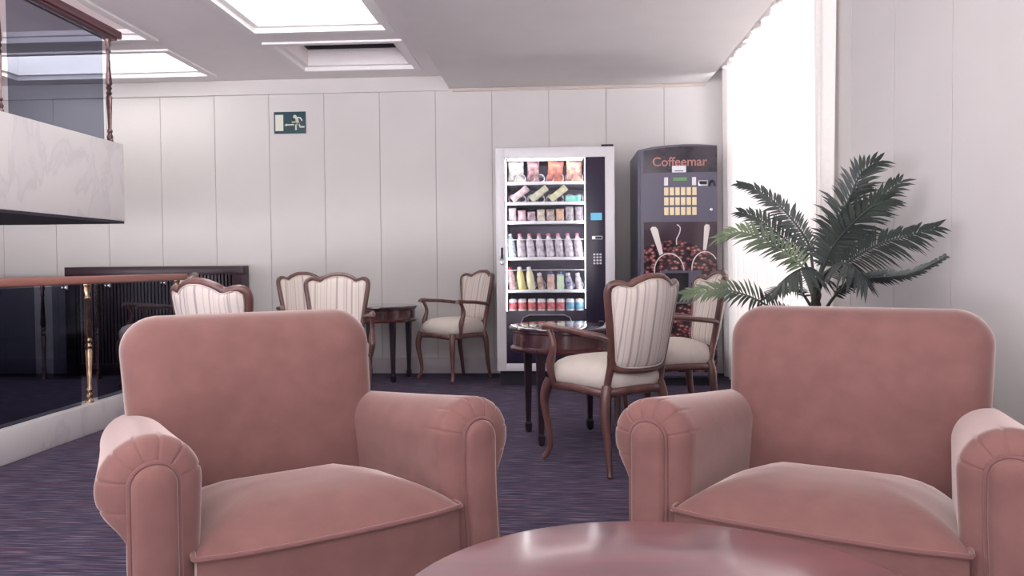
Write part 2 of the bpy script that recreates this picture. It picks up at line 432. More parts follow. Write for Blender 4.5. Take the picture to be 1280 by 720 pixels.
# ------------------------------------------------------------------ stair well: kerb, railings, landing
def baluster(parent, x, y, z0, z1, m, rk=1.0):
    H = z1 - z0
    prof = [(0.020, 0), (0.020, .012), (0.015, .03), (0.019, .05), (0.011, .085), (0.016, .10), (0.016, .11), (0.0095, .13), (0.017, .44), (0.012, .455), (0.018, .475),
            (0.0105, .50), (0.018, .525), (0.012, .545), (0.0185, .565), (0.0085, .86), (0.014, .875), (0.014, .885), (0.009, .91), (0.017, .945), (0.014, .965), (0.019, .985), (0.019, 1.0)]
    b = MB().lathe([(r * rk, t * H) for r, t in prof], (x, y, z0), 14).out('baluster', m, parent)
    return b
RX = -2.67
struct(MB().box(RX - 0.07, RX + 0.05, 0.2, 5.56, 0.0, 0.165, 0.006).out('trim_3', M['marble']))
rail = thing('stair_railing', 'low railing with orange wooden handrail, brass posts and smoked glass on a marble kerb', 'railing', (RX, 3.0, 0.165))
def L(m, x=RX, y=3.0, z=0.165): return m.xform(Matrix.Translation((-x, -y, -z)))
L(MB().box(RX - 0.05, RX + 0.05, 0.2, 5.50, 0.838, 0.882, 0.008, 3)).out('handrail', M['rail_wood'], rail)
for y in (1.55, 2.96, 4.37, 5.43):
    baluster(rail, 0, y - 3.0, 0, 0.838 - 0.165, M['brass'], 1.15)
for y0, y1 in ((0.3, 1.47), (1.63, 2.88), (3.04, 4.285), (4.455, 5.36)):
    L(MB().box(RX - 0.005, RX + 0.005, y0, y1, 0.166, 0.832)).out('glass_pane', M['tinted'], rail, smooth=False)
    for yb in (y0 + 0.12, y1 - 0.12):
        for xo in (-0.009, 0.009):
            L(MB().box(RX + xo - 0.004, RX + xo + 0.004, yb - 0.01, yb + 0.01, 0.812, 0.838, 0.002)).out('glass_clip', M['chrome'], rail)

far = thing('stair_railing', 'second railing with dark post between smoked panes, seen through the nearer glass', 'railing', (-4.33, 6.45, 0))
LF = lambda m: m.xform(Matrix.Translation((4.33, -6.45, 0)))
LF(MB().box(-6.4, -3.82, 6.40, 6.50, 0.80, 0.84, 0.008)).out('handrail', M['rail_dark'], far)
for x in (-5.75, -4.33, -3.86): baluster(far, x + 4.33, 0, 0, 0.80, M['bronze'], 1.2)
for x0, x1 in ((-5.67, -4.405), (-4.245, -3.91)):
    LF(MB().box(x0, x1, 6.445, 6.455, 0.02, 0.79)).out('glass_pane', M['tinted'], far, smooth=False)

# landing overhead
BX, BY = -2.69, 4.82
sl = struct(MB().box(-6.4, BX, 1.2, BY, 1.215, 1.69, 0.004).out('landing_slab', M['marble']))
MB().box(-6.4, BX - 0.004, 1.2, BY - 0.004, 1.200, 1.2149).out('landing_underside', M['under'], sl, smooth=False)  # thin sheet under the slab, with shade put into its colour
br = thing('stair_railing', 'upper railing with dark handrail and smoked glass along the marble landing edge', 'railing', (-2.72, 3.0, 1.69))
LB = lambda m: m.xform(Matrix.Translation((2.72, -3.0, -1.69)))
LB(MB().box(-2.77, -2.67, 1.3, 4.80, 2.325, 2.372, 0.008, 3)).out('handrail', M['rail_dark'], br)
LB(MB().box(-2.755, -2.685, 1.3, 4.77, 2.31, 2.325, 0.003)).out('handrail_moulding', M['rail_dark'], br)
for y in (1.9, 2.83, 3.765, 4.725): baluster(br, 0, y - 3.0, 0, 2.31 - 1.69, M['bronze'], 1.0)
for y0, y1 in ((1.95, 2.78), (2.89, 3.70), (3.835, 4.655)):
    LB(MB().box(-2.725, -2.715, y0, y1, 1.691, 2.308)).out('glass_pane', M['tinted'], br, smooth=False)

# dark wooden radiator cover on the back wall
rc = thing('radiator_cover', 'dark brown wooden radiator cover with a slatted grille against the back wall', 'radiator cover', (-3.48, 6.7, 0))
LR = lambda m: m.xform(Matrix.Translation((3.48, -6.7, 0)))
m_ = MB(); rx0, rx1, ry0, ry1 = -4.27, -2.69, 6.66, 6.78
m_.box(rx0, rx1, ry0, ry1, 0.86, 0.935, 0.004); m_.box(rx0, rx0 + 0.09, ry0, ry1, 0.0, 0.86, 0.004); m_.box(rx1 - 0.09, rx1, ry0, ry1, 0.0, 0.86, 0.004); m_.box(rx0 + 0.09, rx1 - 0.09, ry0, ry1, 0.0, 0.1, 0.004)
LR(m_).out('frame', M['dark_frame'], rc)
m_ = MB()
for k in range(46):
    x = rx0 + 0.1 + k * (rx1 - rx0 - 0.2) / 45
    m_.box(x - 0.009, x + 0.009, ry0 + 0.02, ry0 + 0.04, 0.1, 0.86)
LR(m_).out('grille', M['dark_frame'], rc, smooth=False)
LR(MB().box(rx0 + 0.09, rx1 - 0.09, ry0 + 0.07, ry0 + 0.08, 0.1, 0.86)).out('back_panel', M['dark_void'], rc, smooth=False)

# ------------------------------------------------------------------ exit sign
sg = thing('exit_sign', 'green emergency exit sign with a running figure and arrow pointing to a door', 'sign', (-2.31, YB - 0.004, 2.162))
SW, SH = 0.1385, 0.093
MB().box(-SW, SW, -0.006, 0.0, -SH, SH, 0.001).out('board', M['green_sign'], sg)
def spt(px, py): return ((px - 478) / 286.0 * SW, (350 - py) / 205.0 * SH)   # zoomed-sign units -> sign metres
def sbar(mb, pts, w, y=-0.0075):
    for (a, b) in zip(pts[:-1], pts[1:]):
        A, B = Vector(spt(*a)), Vector(spt(*b)); d = (B - A).normalized(); n = Vector((-d.y, d.x)) * w / 2
        A2 = A - d * w * 0.25; B2 = B + d * w * 0.25
        mb.prism([A2 - n, B2 - n, B2 + n, A2 + n], lambda u, v, dd: (u, dd, v), y, -0.0055)
m_ = MB(); m_.prism([spt(216, 505), spt(360, 505), spt(360, 202), spt(216, 202)], lambda u, v, d: (u, d, v), -0.0075, -0.0055); m_.out('door_symbol', M['sign_pale'], sg, smooth=False)
m_ = MB(); sbar(m_, [(420, 393), (548, 390)], 0.011); m_.prism([spt(378, 396), spt(425, 422), spt(425, 368)], lambda u, v, d: (u, d, v), -0.0075, -0.0055); m_.out('arrow', M['sign_pale'], sg, smooth=False)
m_ = MB()
hx, hy = spt(572, 240); m_.prism([(hx + 0.0155 * math.cos(a), hy + 0.0155 * math.sin(a)) for a in [2 * PI * k / 16 for k in range(16)]], lambda u, v, d: (u, d, v), -0.0078, -0.0055)
sbar(m_, [(600, 275), (630, 375)], 0.024); sbar(m_, [(610, 258), (668, 262), (698, 312)], 0.011); sbar(m_, [(590, 285), (585, 342), (520, 342)], 0.010)
sbar(m_, [(640, 365), (588, 400), (588, 485)], 0.014); sbar(m_, [(640, 365), (662, 434), (735, 434)], 0.013)
m_.out('running_figure', M['sign_pale'], sg, smooth=False)

# ------------------------------------------------------------------ club armchair
def make_armchair(name, label):
    t = thing(name, label, 'armchair')
    YFR, YBK = -0.33, 0.31
    def sec(r, zc):
        """cross-section (u outward, z): inner wall, roll, neck, outer wall; returns list of (u, z, tag, angle)"""
        c = 0.008; o = []
        for k in range(9):
            q = k / 9; o.append((-0.066 + (c - r + 0.066) * (q ** 0.6), 0.07 + (zc - 0.07) * q, 'i', 0))
        for k in range(173):
            a = 182 - k * (182 + 62) / 172; ra = math.radians(a)
            o.append((c + r * math.cos(ra), zc + r * math.sin(ra), 'r', a))
        zn = zc + r * math.sin(math.radians(-62)); un = c + r * math.cos(math.radians(-62))
        for k in range(1, 9):
            q = k / 8; z = zn + (0.07 - zn) * q; o.append((un + (0.03 - un) * min(1, q * 2.2) + pan_u(z), z, 'o', 0))
        return o
    PL = [165, 132, 102, 74, 46, 14, -22]
    def crease(a):
        return sum(math.exp(-((a - p) / 2.0) ** 2) for p in PL)
    PR = 0.044
    PU = {-1: 0.0, 1: 0.030}; SD = [1]
    def pan_u(z): return PU[SD[0]] * (max(0, 0.44 - z) / 0.4) ** 2
    def panel_pt(u, z, tg, a, zc):
        if tg == 'r':
            if -0 <= a <= 180: return (0.004 + PR * math.cos(math.radians(a)), zc + 0.004 + PR * math.sin(math.radians(a)))
            if a < 0: return (0.004 + PR + pan_u(zc + 0.004 + a * 0.0022), zc + 0.004 + a * 0.0022)
            return (0.004 - PR, zc)
        if tg == 'i': return (0.004 - PR + pan_u(z), z)
        z = min(z, zc - 0.14); return (0.004 + PR + pan_u(z), z)
    for sd in (-1, 1):
        SD[0] = sd
        xf, xb = 0.380, 0.310
        def pos(y): return sd * (xf + (xb - xf) * (y - YFR) / (YBK - YFR))
        rings = []; N = 26
        zcf = 0.486
        for i in range(N + 1):
            y = YBK + (YFR + 0.03 - YBK) * i / N
            f = i / N; r = 0.080 + 0.022 * f ** 1.5; zc = 0.454 + 0.032 * f ** 0.8
            fade = max(0, 1 - (y - (YFR + 0.03)) / 0.06) ** 1.5
            ring = []
            for u, z, tg, a in sec(r, zc):
                if tg == 'r' and fade > 0:
                    d = 0.0042 * fade * crease(a); u -= d * math.cos(math.radians(a)); z -= d * math.sin(math.radians(a))
                ring.append((pos(y) + sd * u, y, z))
            rings.append(ring)
        base = sec(0.102, zcf)
        for k in range(1, 8):
            q = k / 7; ang = q * PI / 2
            s = 1 - math.cos(ang) ** 1.1; fw = 0.042 * math.sin(ang)
            ring = []
            for u, z, tg, a in base:
                pu, pz = panel_pt(u, z, tg, a, zcf)
                uu, zz = u + (pu - u) * s, z + (pz - z) * s
                yy = YFR + 0.03 - fw
                if tg == 'r':
                    d = 0.0042 * crease(a) * (1 - 0.3 * q); uu -= d * math.cos(math.radians(a)) * (1 - q); zz -= d * math.sin(math.radians(a)) * (1 - q); yy += d * q * 0.9 * (1 if q < 1 else 0.4)
                if tg != 'r': yy = YFR + 0.03 - fw * (1 if z > 0.1 else 0.9)
                ring.append((pos(yy) + sd * uu, yy, zz))
            rings.append(ring)
        am = MB().loft(rings).out('arm', M['velvet'], t, angle=75)
        # front facing board: padded keyhole panel with piping
        ol = []
        for k in range(15):
            z = 0.07 + (zcf + 0.004 - 0.07) * k / 14; ol.append((0.004 + PR + pan_u(z), z))
        for k in range(1, 18):
            a = math.radians(180 * k / 18); ol.append((0.004 + PR * math.cos(a), zcf + 0.004 + PR * math.sin(a)))
        for k in range(15):
            z = zcf + 0.004 - (zcf + 0.004 - 0.07) * k / 14; ol.append((0.004 - PR + pan_u(z), z))
        cxy = [(0.004 + pan_u(z), min(z, zcf)) for u, z in ol]
        def pr(sc, y):
            return [(pos(YFR) + sd * (c[0] + (u - c[0]) * sc), y, c[1] + (z - c[1]) * sc if z > zcf else z) for (u, z), c in zip(ol, cxy)]
        pn = MB().loft([pr(1.0, YFR + 0.0), pr(1.0, YFR - 0.016), pr(0.93, YFR - 0.024), pr(0.75, YFR - 0.030), pr(0.35, YFR - 0.033), pr(0.02, YFR - 0.034)]).out('arm_panel', M['velvet'], am, angle=60)
        MB().tube([(pos(YFR) + sd * (c[0] + (u - c[0]) * 1.04), YFR - 0.012, z) for (u, z), c in zip(ol, cxy)], 0.0058, 8).out('piping', M['piping'], pn) if False else \
            MB().tube([(pos(YFR) + sd * (c[0] + (u - c[0]) * 1.05), YFR - 0.012, z + (0.003 if z > zcf else 0)) for (u, z), c in zip(ol, cxy)], 0.0058, 8).out('piping', M['piping'], am)
    # seat with crowned top and an upholstered front border
    hf, hr, yb = 0.312, 0.262, 0.16
    def plan(ins):
        pts = []
        yfr = YFR - 0.052 + ins
        n = 24
        for k in range(n + 1):
            q = -1 + 2 * k / n; x = (hf - ins) * q; e = 0.020 * (abs(q) ** 5); pts.append((x, yfr + e - 0.014 * (1 - q * q)))
        for k in range(1, 9):
            q = k / 8; pts.append((hf - ins + (hr - hf) * q, yfr + 0.02 + (yb - ins - yfr - 0.02) * q))
        for k in range(1, 12):
            q = k / 12; pts.append((hr - ins - 2 * (hr - ins) * q, yb - ins))
        for k in range(0, 8):
            q = k / 8; pts.append((-(hr - ins) - (hf - hr) * q, yb - ins + (yfr + 0.02 - yb + ins) * q))
        return pts
    ZW = 0.332
    body = [[(x, y, 0.07) for x, y in plan(0.012)], [(x, y, 0.10) for x, y in plan(0.006)], [(x, y, 0.22) for x, y in plan(0.0)], [(x, y, ZW - 0.006) for x, y in plan(0.002)]]
    top = []
    for ins in (0.0, 0.004, 0.012, 0.025, 0.045, 0.075, 0.115, 0.165, 0.21):
        h = 0.072 * (1 - (1 - min(1, ins / 0.21)) ** 2.6)
        top.append([(x, y, ZW + h - 0.028 * max(0, y + 0.1) / 0.26) for x, y in plan(ins)])
    st = MB().loft(body + top).out('seat', M['velvet'], t, angle=60)
    pp = plan(-0.001)
    loop = [(x, y, ZW) for x, y in pp[:25]]
    loop = [(loop[0][0] + 0.012, loop[0][1] + 0.09, ZW + 0.008), (loop[0][0] + 0.002, loop[0][1] + 0.035, ZW + 0.004)] + loop + [(loop[-1][0] - 0.002, loop[-1][1] + 0.035, ZW + 0.004), (loop[-1][0] - 0.012, loop[-1][1] + 0.09, ZW + 0.008)]
    MB().tube(spline(loop, 3), 0.0062, 8).out('piping', M['piping'], st)
    # backrest: rounded slab leaning back, gently arched top
    z0, z1, hw = 0.22, 0.789, 0.351
    def bring(ins, d):
        o = []
        for x, z in rrect(hw - ins, (z1 - z0) / 2 - ins, max(0.095 - ins, 0.02), 8, 0, (z0 + z1) / 2):
            f = (z - z0) / (z1 - z0)
            x *= 0.94 + 0.06 * min(1, f * 1.1)
            z += 0.012 * f * (1 - (x / hw) ** 2)
            y = 0.125 + 0.20 * (z - 0.33) + 0.085 + d
            o.append((x, y, z))
        return o
    prof = [(0.25, -0.108), (0.20, -0.107), (0.14, -0.103), (0.09, -0.097), (0.055, -0.088), (0.03, -0.074), (0.012, -0.054), (0.002, -0.028), (0.0, 0.0), (0.003, 0.03), (0.014, 0.055), (0.035, 0.07), (0.07, 0.078), (0.15, 0.08), (0.25, 0.08)]
    MB().loft([bring(a, d) for a, d in prof]).out('backrest', M['velvet'], t, angle=60)
    for sx in (-1, 1):
        for yy in (-0.29, 0.24):
            MB().lathe([(0.018, 0), (0.022, 0.02), (0.026, 0.075)], (sx * (0.36 if yy < 0 else 0.29), yy, 0), 12).out('foot', M['mahogany'], t)
    return t
ac1 = make_armchair('club_armchair', 'dusty pink velvet club armchair on the left, beside the marble kerb and railing')
place(ac1, (-0.517 - 0.33 * math.sin(math.radians(38)), 1.785 + 0.33 * math.cos(math.radians(38)), 0), 38, ac1['label'], 'armchair', 'pink velvet armchairs')
ac2 = dup(ac1)
place(ac2, (0.560 + 0.33 * math.sin(math.radians(28)), 1.82 + 0.33 * math.cos(math.radians(28)), 0), -28, 'dusty pink velvet club armchair on the right, in front of the potted palm', 'armchair', 'pink velvet armchairs')

# ------------------------------------------------------------------ round coffee table in front
ct = thing('coffee_table', 'round reddish polished wood coffee table in front of the pink armchairs', 'coffee table', (0.15, 1.09, 0))
R = 0.40
MB().lathe([(R - 0.03, 0.418), (R - 0.01, 0.420), (R, 0.428), (R, 0.442), (R - 0.004, 0.448), (R - 0.012, 0.450), (0.2, 0.450), (0.01, 0.450)], (0, 0, 0), 96).out('tabletop', M['rosewood'], ct)
MB().lathe([(0.055, 0.07), (0.04, 0.12), (0.032, 0.2), (0.05, 0.27), (0.035, 0.33), (0.06, 0.40), (0.14, 0.418)], (0, 0, 0), 24).out('pedestal', M['rosewood'], ct)
for k in range(3):
    a = 2 * PI * k / 3 + 0.4
    MB().tube(spline([(0.03 * math.cos(a), 0.03 * math.sin(a), 0.13), (0.14 * math.cos(a), 0.14 * math.sin(a), 0.11), (0.25 * math.cos(a), 0.25 * math.sin(a), 0.035), (0.30 * math.cos(a), 0.30 * math.sin(a), 0.018)], 6), [0.026 - 0.01 * i / 18 for i in range(19)], 10).out('leg', M['rosewood'], ct)

# ------------------------------------------------------------------ carved open armchair
def make_fauteuil():
    t = thing('carved_armchair', '', 'chair')
    rake = 0.20
    def bp(x, z, d=0.0): return (x, 0.225 + rake * (z - 0.44) + d - 1.8 * x * x, z)
    half = [(0.0, 0.870), (0.04, 0.867), (0.085, 0.850), (0.112, 0.833), (0.135, 0.835), (0.162, 0.842), (0.183, 0.834), (0.191, 0.815), (0.189, 0.78), (0.176, 0.70), (0.160, 0.60), (0.150, 0.53), (0.143, 0.492), (0.125, 0.470), (0.07, 0.462)]
    full = half + [(0.0, 0.460)] + [(-x, z) for x, z in reversed(half[1:])]
    ol = [(p.x, p.y) for p in spline([(x, z, 0) for x, z in full], 5, True)]
    cz = 0.67
    def ring(s, d): return [bp(x * s, cz + (z - cz) * s, d) for x, z in ol]
    MB().loft([ring(0.06, 0.030), ring(0.35, 0.030), ring(0.62, 0.028), ring(0.82, 0.024), ring(0.92, 0.017), ring(0.965, 0.006), ring(0.965, -0.006), ring(0.90, -0.020), ring(0.75, -0.027), ring(0.45, -0.031), ring(0.06, -0.032)]).out('backrest', M['stripe'], t, angle=80)
    MB().tube([bp(x, z) for x, z in ol], 0.0165, 10, True, 1.1, (0, 1, 0)).out('back_frame', M['walnut'], t, angle=80)
    m_ = MB()
    for s in (0.945,):
        for d in (0.0165, -0.0165):
            m_.tube(ring(s, d), 0.0032, 6, True)
    m_.out('gimp_braid', M['cream'], t)
    # seat
    plan = []
    for k in range(72):
        a = 2 * PI * k / 72; c, s_ = math.cos(a), math.sin(a)
        n = 3.4; rr = (abs(c) ** n + abs(s_) ** n) ** (-1 / n)
        x, y = rr * c, rr * s_
        w = 0.238 + (0.185 - 0.238) * (y + 1) / 2
        yy = (0.205 if y > 0 else 0.215) * y - (0.018 * (1 - x * x) if y < 0 else 0)
        plan.append((x * w, yy))
    rg = lambda s, z: [(x * s, y * s, z) for x, y in plan]
    MB().loft([rg(0.94, 0.375), rg(0.99, 0.385), rg(1.02, 0.405), rg(1.025, 0.425), rg(1.0, 0.45), rg(0.92, 0.474), rg(0.78, 0.491), rg(0.55, 0.503), rg(0.28, 0.508), rg(0.03, 0.509)]).out('seat', M['cream'], t, angle=80)
    rl = []
    for i, (x, y) in enumerate(plan):
        corner = min(abs(((math.degrees(math.atan2(y / 0.22, x / 0.22)) + 360) % 90) - 45) / 45, 1)
        rl.append((x * 0.985, y * 0.985, 0.371 - 0.012 * (1 - corner) ** 2))
    MB().tube(rl, 0.0135, 8, True, 1.5, (0, 0, 1)).out('seat_rail', M['walnut'], t, angle=80)
    for sx in (-1, 1):
        leg = spline([(sx * 0.204, -0.188, 0.385), (sx * 0.218, -0.205, 0.335), (sx * 0.222, -0.210, 0.27), (sx * 0.210, -0.197, 0.17), (sx * 0.203, -0.190, 0.09), (sx * 0.209, -0.198, 0.045), (sx * 0.220, -0.213, 0.020), (sx * 0.225, -0.219, 0.013)], 5)
        n = len(leg); rr = []
        for p in leg:
            rr.append(0.0140 + 0.011 * min(1, max(0, (p.z - 0.08) / 0.27)) ** 1.3 if p.z > 0.05 else 0.0135)
        MB().tube(leg, rr, 10).out('leg', M['walnut'], t, angle=80)
        rear = spline([(sx * 0.150, 0.172, 0.39), (sx * 0.166, 0.180, 0.33), (sx * 0.172, 0.186, 0.25), (sx * 0.168, 0.200, 0.14), (sx * 0.172, 0.214, 0.05), (sx * 0.178, 0.226, 0.006)], 5)
        MB().tube(rear, [0.0140 + 0.009 * min(1, max(0, (p.z - 0.06) / 0.28)) for p in rear], 10).out('leg', M['walnut'], t, angle=80)
        st = spline([bp(sx * 0.152, 0.36), bp(sx * 0.150, 0.42), bp(sx * 0.147, 0.48), bp(sx * 0.152, 0.53)], 5)
        MB().tube(st, 0.0165, 10).out('back_stile', M['walnut'], t, angle=80)
        am = spline([bp(sx * 0.163, 0.600), (sx * 0.185, 0.175, 0.612), (sx * 0.214, 0.10, 0.622), (sx * 0.236, 0.01, 0.632), (sx * 0.244, -0.08, 0.637), (sx * 0.245, -0.142, 0.643), (sx * 0.245, -0.166, 0.637), (sx * 0.245, -0.171, 0.626)], 6)
        rr = [0.0165 if i < len(am) - 14 else 0.0185 for i in range(len(am))]
        a = MB().tube(am, rr, 10, False, 0.85, (0, 0, 1)).out('arm', M['walnut'], t, angle=80)
        su = spline([(sx * 0.243, -0.138, 0.630), (sx * 0.241, -0.116, 0.59), (sx * 0.241, -0.106, 0.55), (sx * 0.240, -0.122, 0.50), (sx * 0.241, -0.134, 0.455), (sx * 0.234, -0.130, 0.41), (sx * 0.222, -0.128, 0.372)], 5)
        MB().tube(su, [0.0135 + 0.007 * math.exp(-((p.z - 0.475) / 0.05) ** 2) for p in su], 10).out('arm_support', M['walnut'], a, angle=80)
    return t
CH = [((0.225, 3.72, 0), 215, 'carved wooden armchair with its striped back to us at the table before the snack machine'),
      ((0.61, 4.52, 0), -77, 'carved wooden armchair in front of the coffee machine, facing the round table'),
      ((-0.85, 6.43, 0), -44, 'carved wooden armchair alone against the wall beside the snack machine'),
      ((-1.37, 4.75, 0), 9, 'carved wooden armchair facing us, right one of the overlapping pair behind the left pink armchair'),
      ((-1.774, 5.63, 0), 30, 'carved wooden armchair half hidden, left one of the overlapping pair behind the left pink armchair'),
      ((-1.315, 3.34, 0), 160, 'carved wooden armchair at the end of the railing, in front of the radiator cover'),
      ((-3.11, 5.95, 0), -50, 'carved wooden armchair seen dimly as a silhouette through the smoked railing glass')]
f0 = make_fauteuil()
chairs = []
for i, (loc, rz, lab) in enumerate(CH):
    c = f0 if i == 0 else dup(f0)
    chairs.append(place(c, loc, rz, lab, 'chair', 'carved wooden armchairs with cream upholstery'))

# ------------------------------------------------------------------ small round tables
def make_table():
    t = thing('side_table', '', 'table'); R = 0.305
    MB().lathe([(R - 0.012, 0.582), (R - 0.002, 0.585), (R, 0.593), (R - 0.004, 0.600), (R - 0.015, 0.603), (0.15, 0.603), (0.01, 0.603)], seg=64).out('tabletop', M['mahogany_top'], t)
    MB().lathe([(R - 0.05, 0.475), (R - 0.012, 0.475), (R - 0.008, 0.481), (R - 0.008, 0.490), (R - 0.015, 0.495), (R - 0.022, 0.500), (R - 0.022, 0.566), (R - 0.014, 0.575), (R - 0.014, 0.582), (R - 0.05, 0.582)], seg=64).out('apron', M['mahogany'], t)
    for k in range(4):
        a = PI / 4 + k * PI / 2; x, y = 0.248 * math.cos(a), 0.248 * math.sin(a)
        def sq(h, z): return [(x + h * u, y + h * v, z) for u, v in ((1, 1), (-1, 1), (-1, -1), (1, -1))]
        MB().loft([sq(0.009, 0.0), sq(0.016, 0.012), sq(0.018, 0.05), sq(0.014, 0.058), sq(0.0125, 0.062), sq(0.0215, 0.47), sq(0.0235, 0.55)]).out('leg', M['mahogany_dark'], t, smooth=False)
    return t
M['mahogany_top'] = mat('glossy_table_top', rgb(70, 48, 56), 0.07, dark=rgb(52, 36, 46), scale=7, stretch=(0.3, 1, 1), coat=0.7)
tb = make_table()
place(tb, (0.03, 4.27, 0), 13, 'small round dark wood table in front of the snack machine', 'table', 'small round wooden tables')
tb2 = dup(tb)
place(tb2, (-1.467, 6.45, 0), -10, 'small round dark wood table against the back wall beside the lone armchair', 'table', 'small round wooden tables')
# ------------------------------------------------------------------ snack machine
VX0 = -0.038; VY = 6.05
vm = thing('vending_machine', 'white-framed glass-front snack and drinks machine lit from inside', 'vending machine', (VX0, 6.4, 0))
def LV(m): return m.xform(Matrix.Translation((-VX0, -6.4, 0)))
def vx(u): return -0.482 + (u - 619) * 0.006007          # face drawing units -> metres
def vz(v): return 1.795 - (v - 184.3) * 0.00606
XA, XB = vx(619), vx(768)
GX0, GX1, GZ0, GZ1 = vx(631), vx(731.5), vz(386), vz(195.5)
m_ = MB()                                                   # outer case: sides, back, top, bottom
m_.box(XA, XA + 0.025, VY + 0.02, 6.75, 0.115, 1.805); m_.box(XB - 0.025, XB, VY + 0.02, 6.75, 0.115, 1.805)
m_.box(XA + 0.025, XB - 0.025, VY + 0.02, 6.75, 1.78, 1.805); m_.box(XA + 0.025, XB - 0.025, VY + 0.02, 6.75, 0.115, 0.14); m_.box(XA + 0.025, XB - 0.025, 6.72, 6.75, 0.14, 1.78)
LV(m_).out('cabinet', M['machine_white'], vm, smooth=False)
m_ = MB()
m_.box(XA, GX0, VY, VY + 0.05, 0.115, 1.805, 0.006); m_.box(vx(756), XB, VY, VY + 0.05, 0.115, 1.805, 0.006)
m_.box(GX0 - 0.004, vx(756) + 0.004, VY, VY + 0.05, GZ1, 1.805, 0.006); m_.box(GX0 - 0.004, vx(756) + 0.004, VY, VY + 0.05, 0.115, vz(452), 0.006)
dr = LV(m_).out('door_frame', M['machine_white'], vm)
m_ = MB(); m_.box(XA - 0.002 + 0.03, XA + 0.06, VY - 0.006, VY + 0.002, vz(322), vz(305), 0.003)
LV(m_).out('door_handle', M['steel'], dr)
LV(MB().box(XA + 0.036, XA + 0.054, VY - 0.008, VY - 0.004, vz(320.5), vz(306.5))).out('handle_recess', M['black'], dr)
lk = MB().lathe([(0.016, 0), (0.016, 0.006), (0.011, 0.009), (0.004, 0.009)], seg=20); lk.xform(Matrix.Translation((vx(626), VY + 0.001, vz(325.5))) @ Matrix.Rotation(PI / 2, 4, 'X'))
LV(lk).out('door_lock', M['steel'], dr)
LV(MB().box(XA + 0.02, XB - 0.02, VY + 0.05, 6.70, 0.0, 0.115)).out('plinth', M['black'], vm, smooth=False)
LV(MB().box(vx(752), vx(767), VY + 0.03, VY + 0.14, 1.805, 1.825, 0.003)).out('hinge_cap', M['black'], vm)
LV(MB().box(GX1, vx(756), VY + 0.008, VY + 0.03, vz(452), GZ1, 0.002)).out('control_panel', M['machine_black'], vm)
LV(MB().box(GX0, GX1, VY + 0.012, VY + 0.03, vz(452), GZ0, 0.002)).out('lower_panel', M['machine_black'], vm)
LV(MB().box(GX0 - 0.003, GX1, VY + 0.016, VY + 0.022, GZ0, GZ1)).out('glass_pane', M['clear'], vm, smooth=False)
m_ = MB(); m_.box(GX0 - 0.012, GX0, VY + 0.03, 6.72, 0.14, 1.78); m_.box(GX1 + 0.008, GX1 + 0.02, VY + 0.03, 6.72, 0.14, 1.78); m_.box(GX0 - 0.012, GX1 + 0.02, 6.66, 6.72, 0.14, 1.78)
m_.box(GX0, GX1 + 0.008, VY + 0.06, 6.66, 1.74, 1.76)
LV(m_).out('liner', M['machine_in'], vm, smooth=False)
m_ = MB(); m_.box(GX0 + 0.001, GX0 + 0.007, VY + 0.032, VY + 0.045, GZ0, GZ1 - 0.005); LV(m_).out('light_strip', M['led'], vm, smooth=False)
m_ = MB(); m_.box(GX1 - 0.004, GX1 + 0.004, VY + 0.032, VY + 0.045, GZ0 + .02, GZ1 - 0.005); LV(m_).out('light_strip', M['led'], vm, smooth=False)
m_ = MB(); m_.box(GX0 + 0.02, GX1 - 0.02, VY + 0.05, VY + 0.07, GZ1 - 0.012, GZ1 - 0.002); LV(m_).out('light_strip', M['led'], vm, smooth=False)
SHZ = [vz(224.5), vz(250), vz(274), vz(319.5), vz(360.5)]
for z in SHZ:
    s = LV(MB().box(GX0 + 0.008, GX1 - 0.006, VY + 0.09, 6.65, z - 0.012, z)).out('shelf', M['white_key'], vm, smooth=False)
    LV(MB().box(GX0 + 0.006, GX1 - 0.004, VY + 0.075, VY + 0.088, z - 0.018, z + 0.006, 0.002)).out('shelf_lip', M['white_key'], s)
ZCAN = vz(386) - 0.02
s = LV(MB().box(GX0 + 0.008, GX1 - 0.006, VY + 0.09, 6.65, ZCAN - 0.012, ZCAN)).out('shelf', M['machine_black'], vm, smooth=False)
SL = [GX0 + 0.045 + 0.0735 * k for k in range(8)]           # eight slots on every shelf
for r in range(5):
    for x in SL:
        n = 60; rad = 0.031
        pts = [(x + rad * math.sin(2 * PI * 5 * i / n), VY + 0.10 + 0.30 * i / n, SHZ[r] + rad + 0.004 - rad * math.cos(2 * PI * 5 * i / n)) for i in range(n + 1)]
        LV(MB().tube(pts, 0.0022, 5)).out('spiral_coil', M['coil'], vm)
for zz in (vz(296.5), vz(335)):
    LV(MB().tube([(GX0 + 0.01, VY + 0.085, zz), (GX1 - 0.008, VY + 0.085, zz)], 0.003, 6)).out('guard_rail', M['coil'], vm)
LV(MB().box(vx(738), vx(752), VY - 0.001, VY + 0.009, vz(273.5), vz(264.5), 0.002)).out('display', M['lcd'], vm)
LV(MB().box(vx(739.5), vx(752.5), VY + 0.002, VY + 0.009, vz(297.5), vz(293), 0.002)).out('card_slot', M['steel'], vm)
LV(MB().box(vx(743.5), vx(751.5), VY + 0.0, VY + 0.009, vz(296.5), vz(294), 0.001)).out('slot_opening', M['black'], vm)
m_ = MB()
for r in range(4):
    for c in range(3):
        x, z = vx(742.3 + 3.9 * c), vz(316 + 3.7 * r); m_.box(x - 0.008, x + 0.008, VY + 0.0, VY + 0.009, z - 0.007, z + 0.007, 0.002)
LV(m_).out('keypad', M['white_key'], vm)
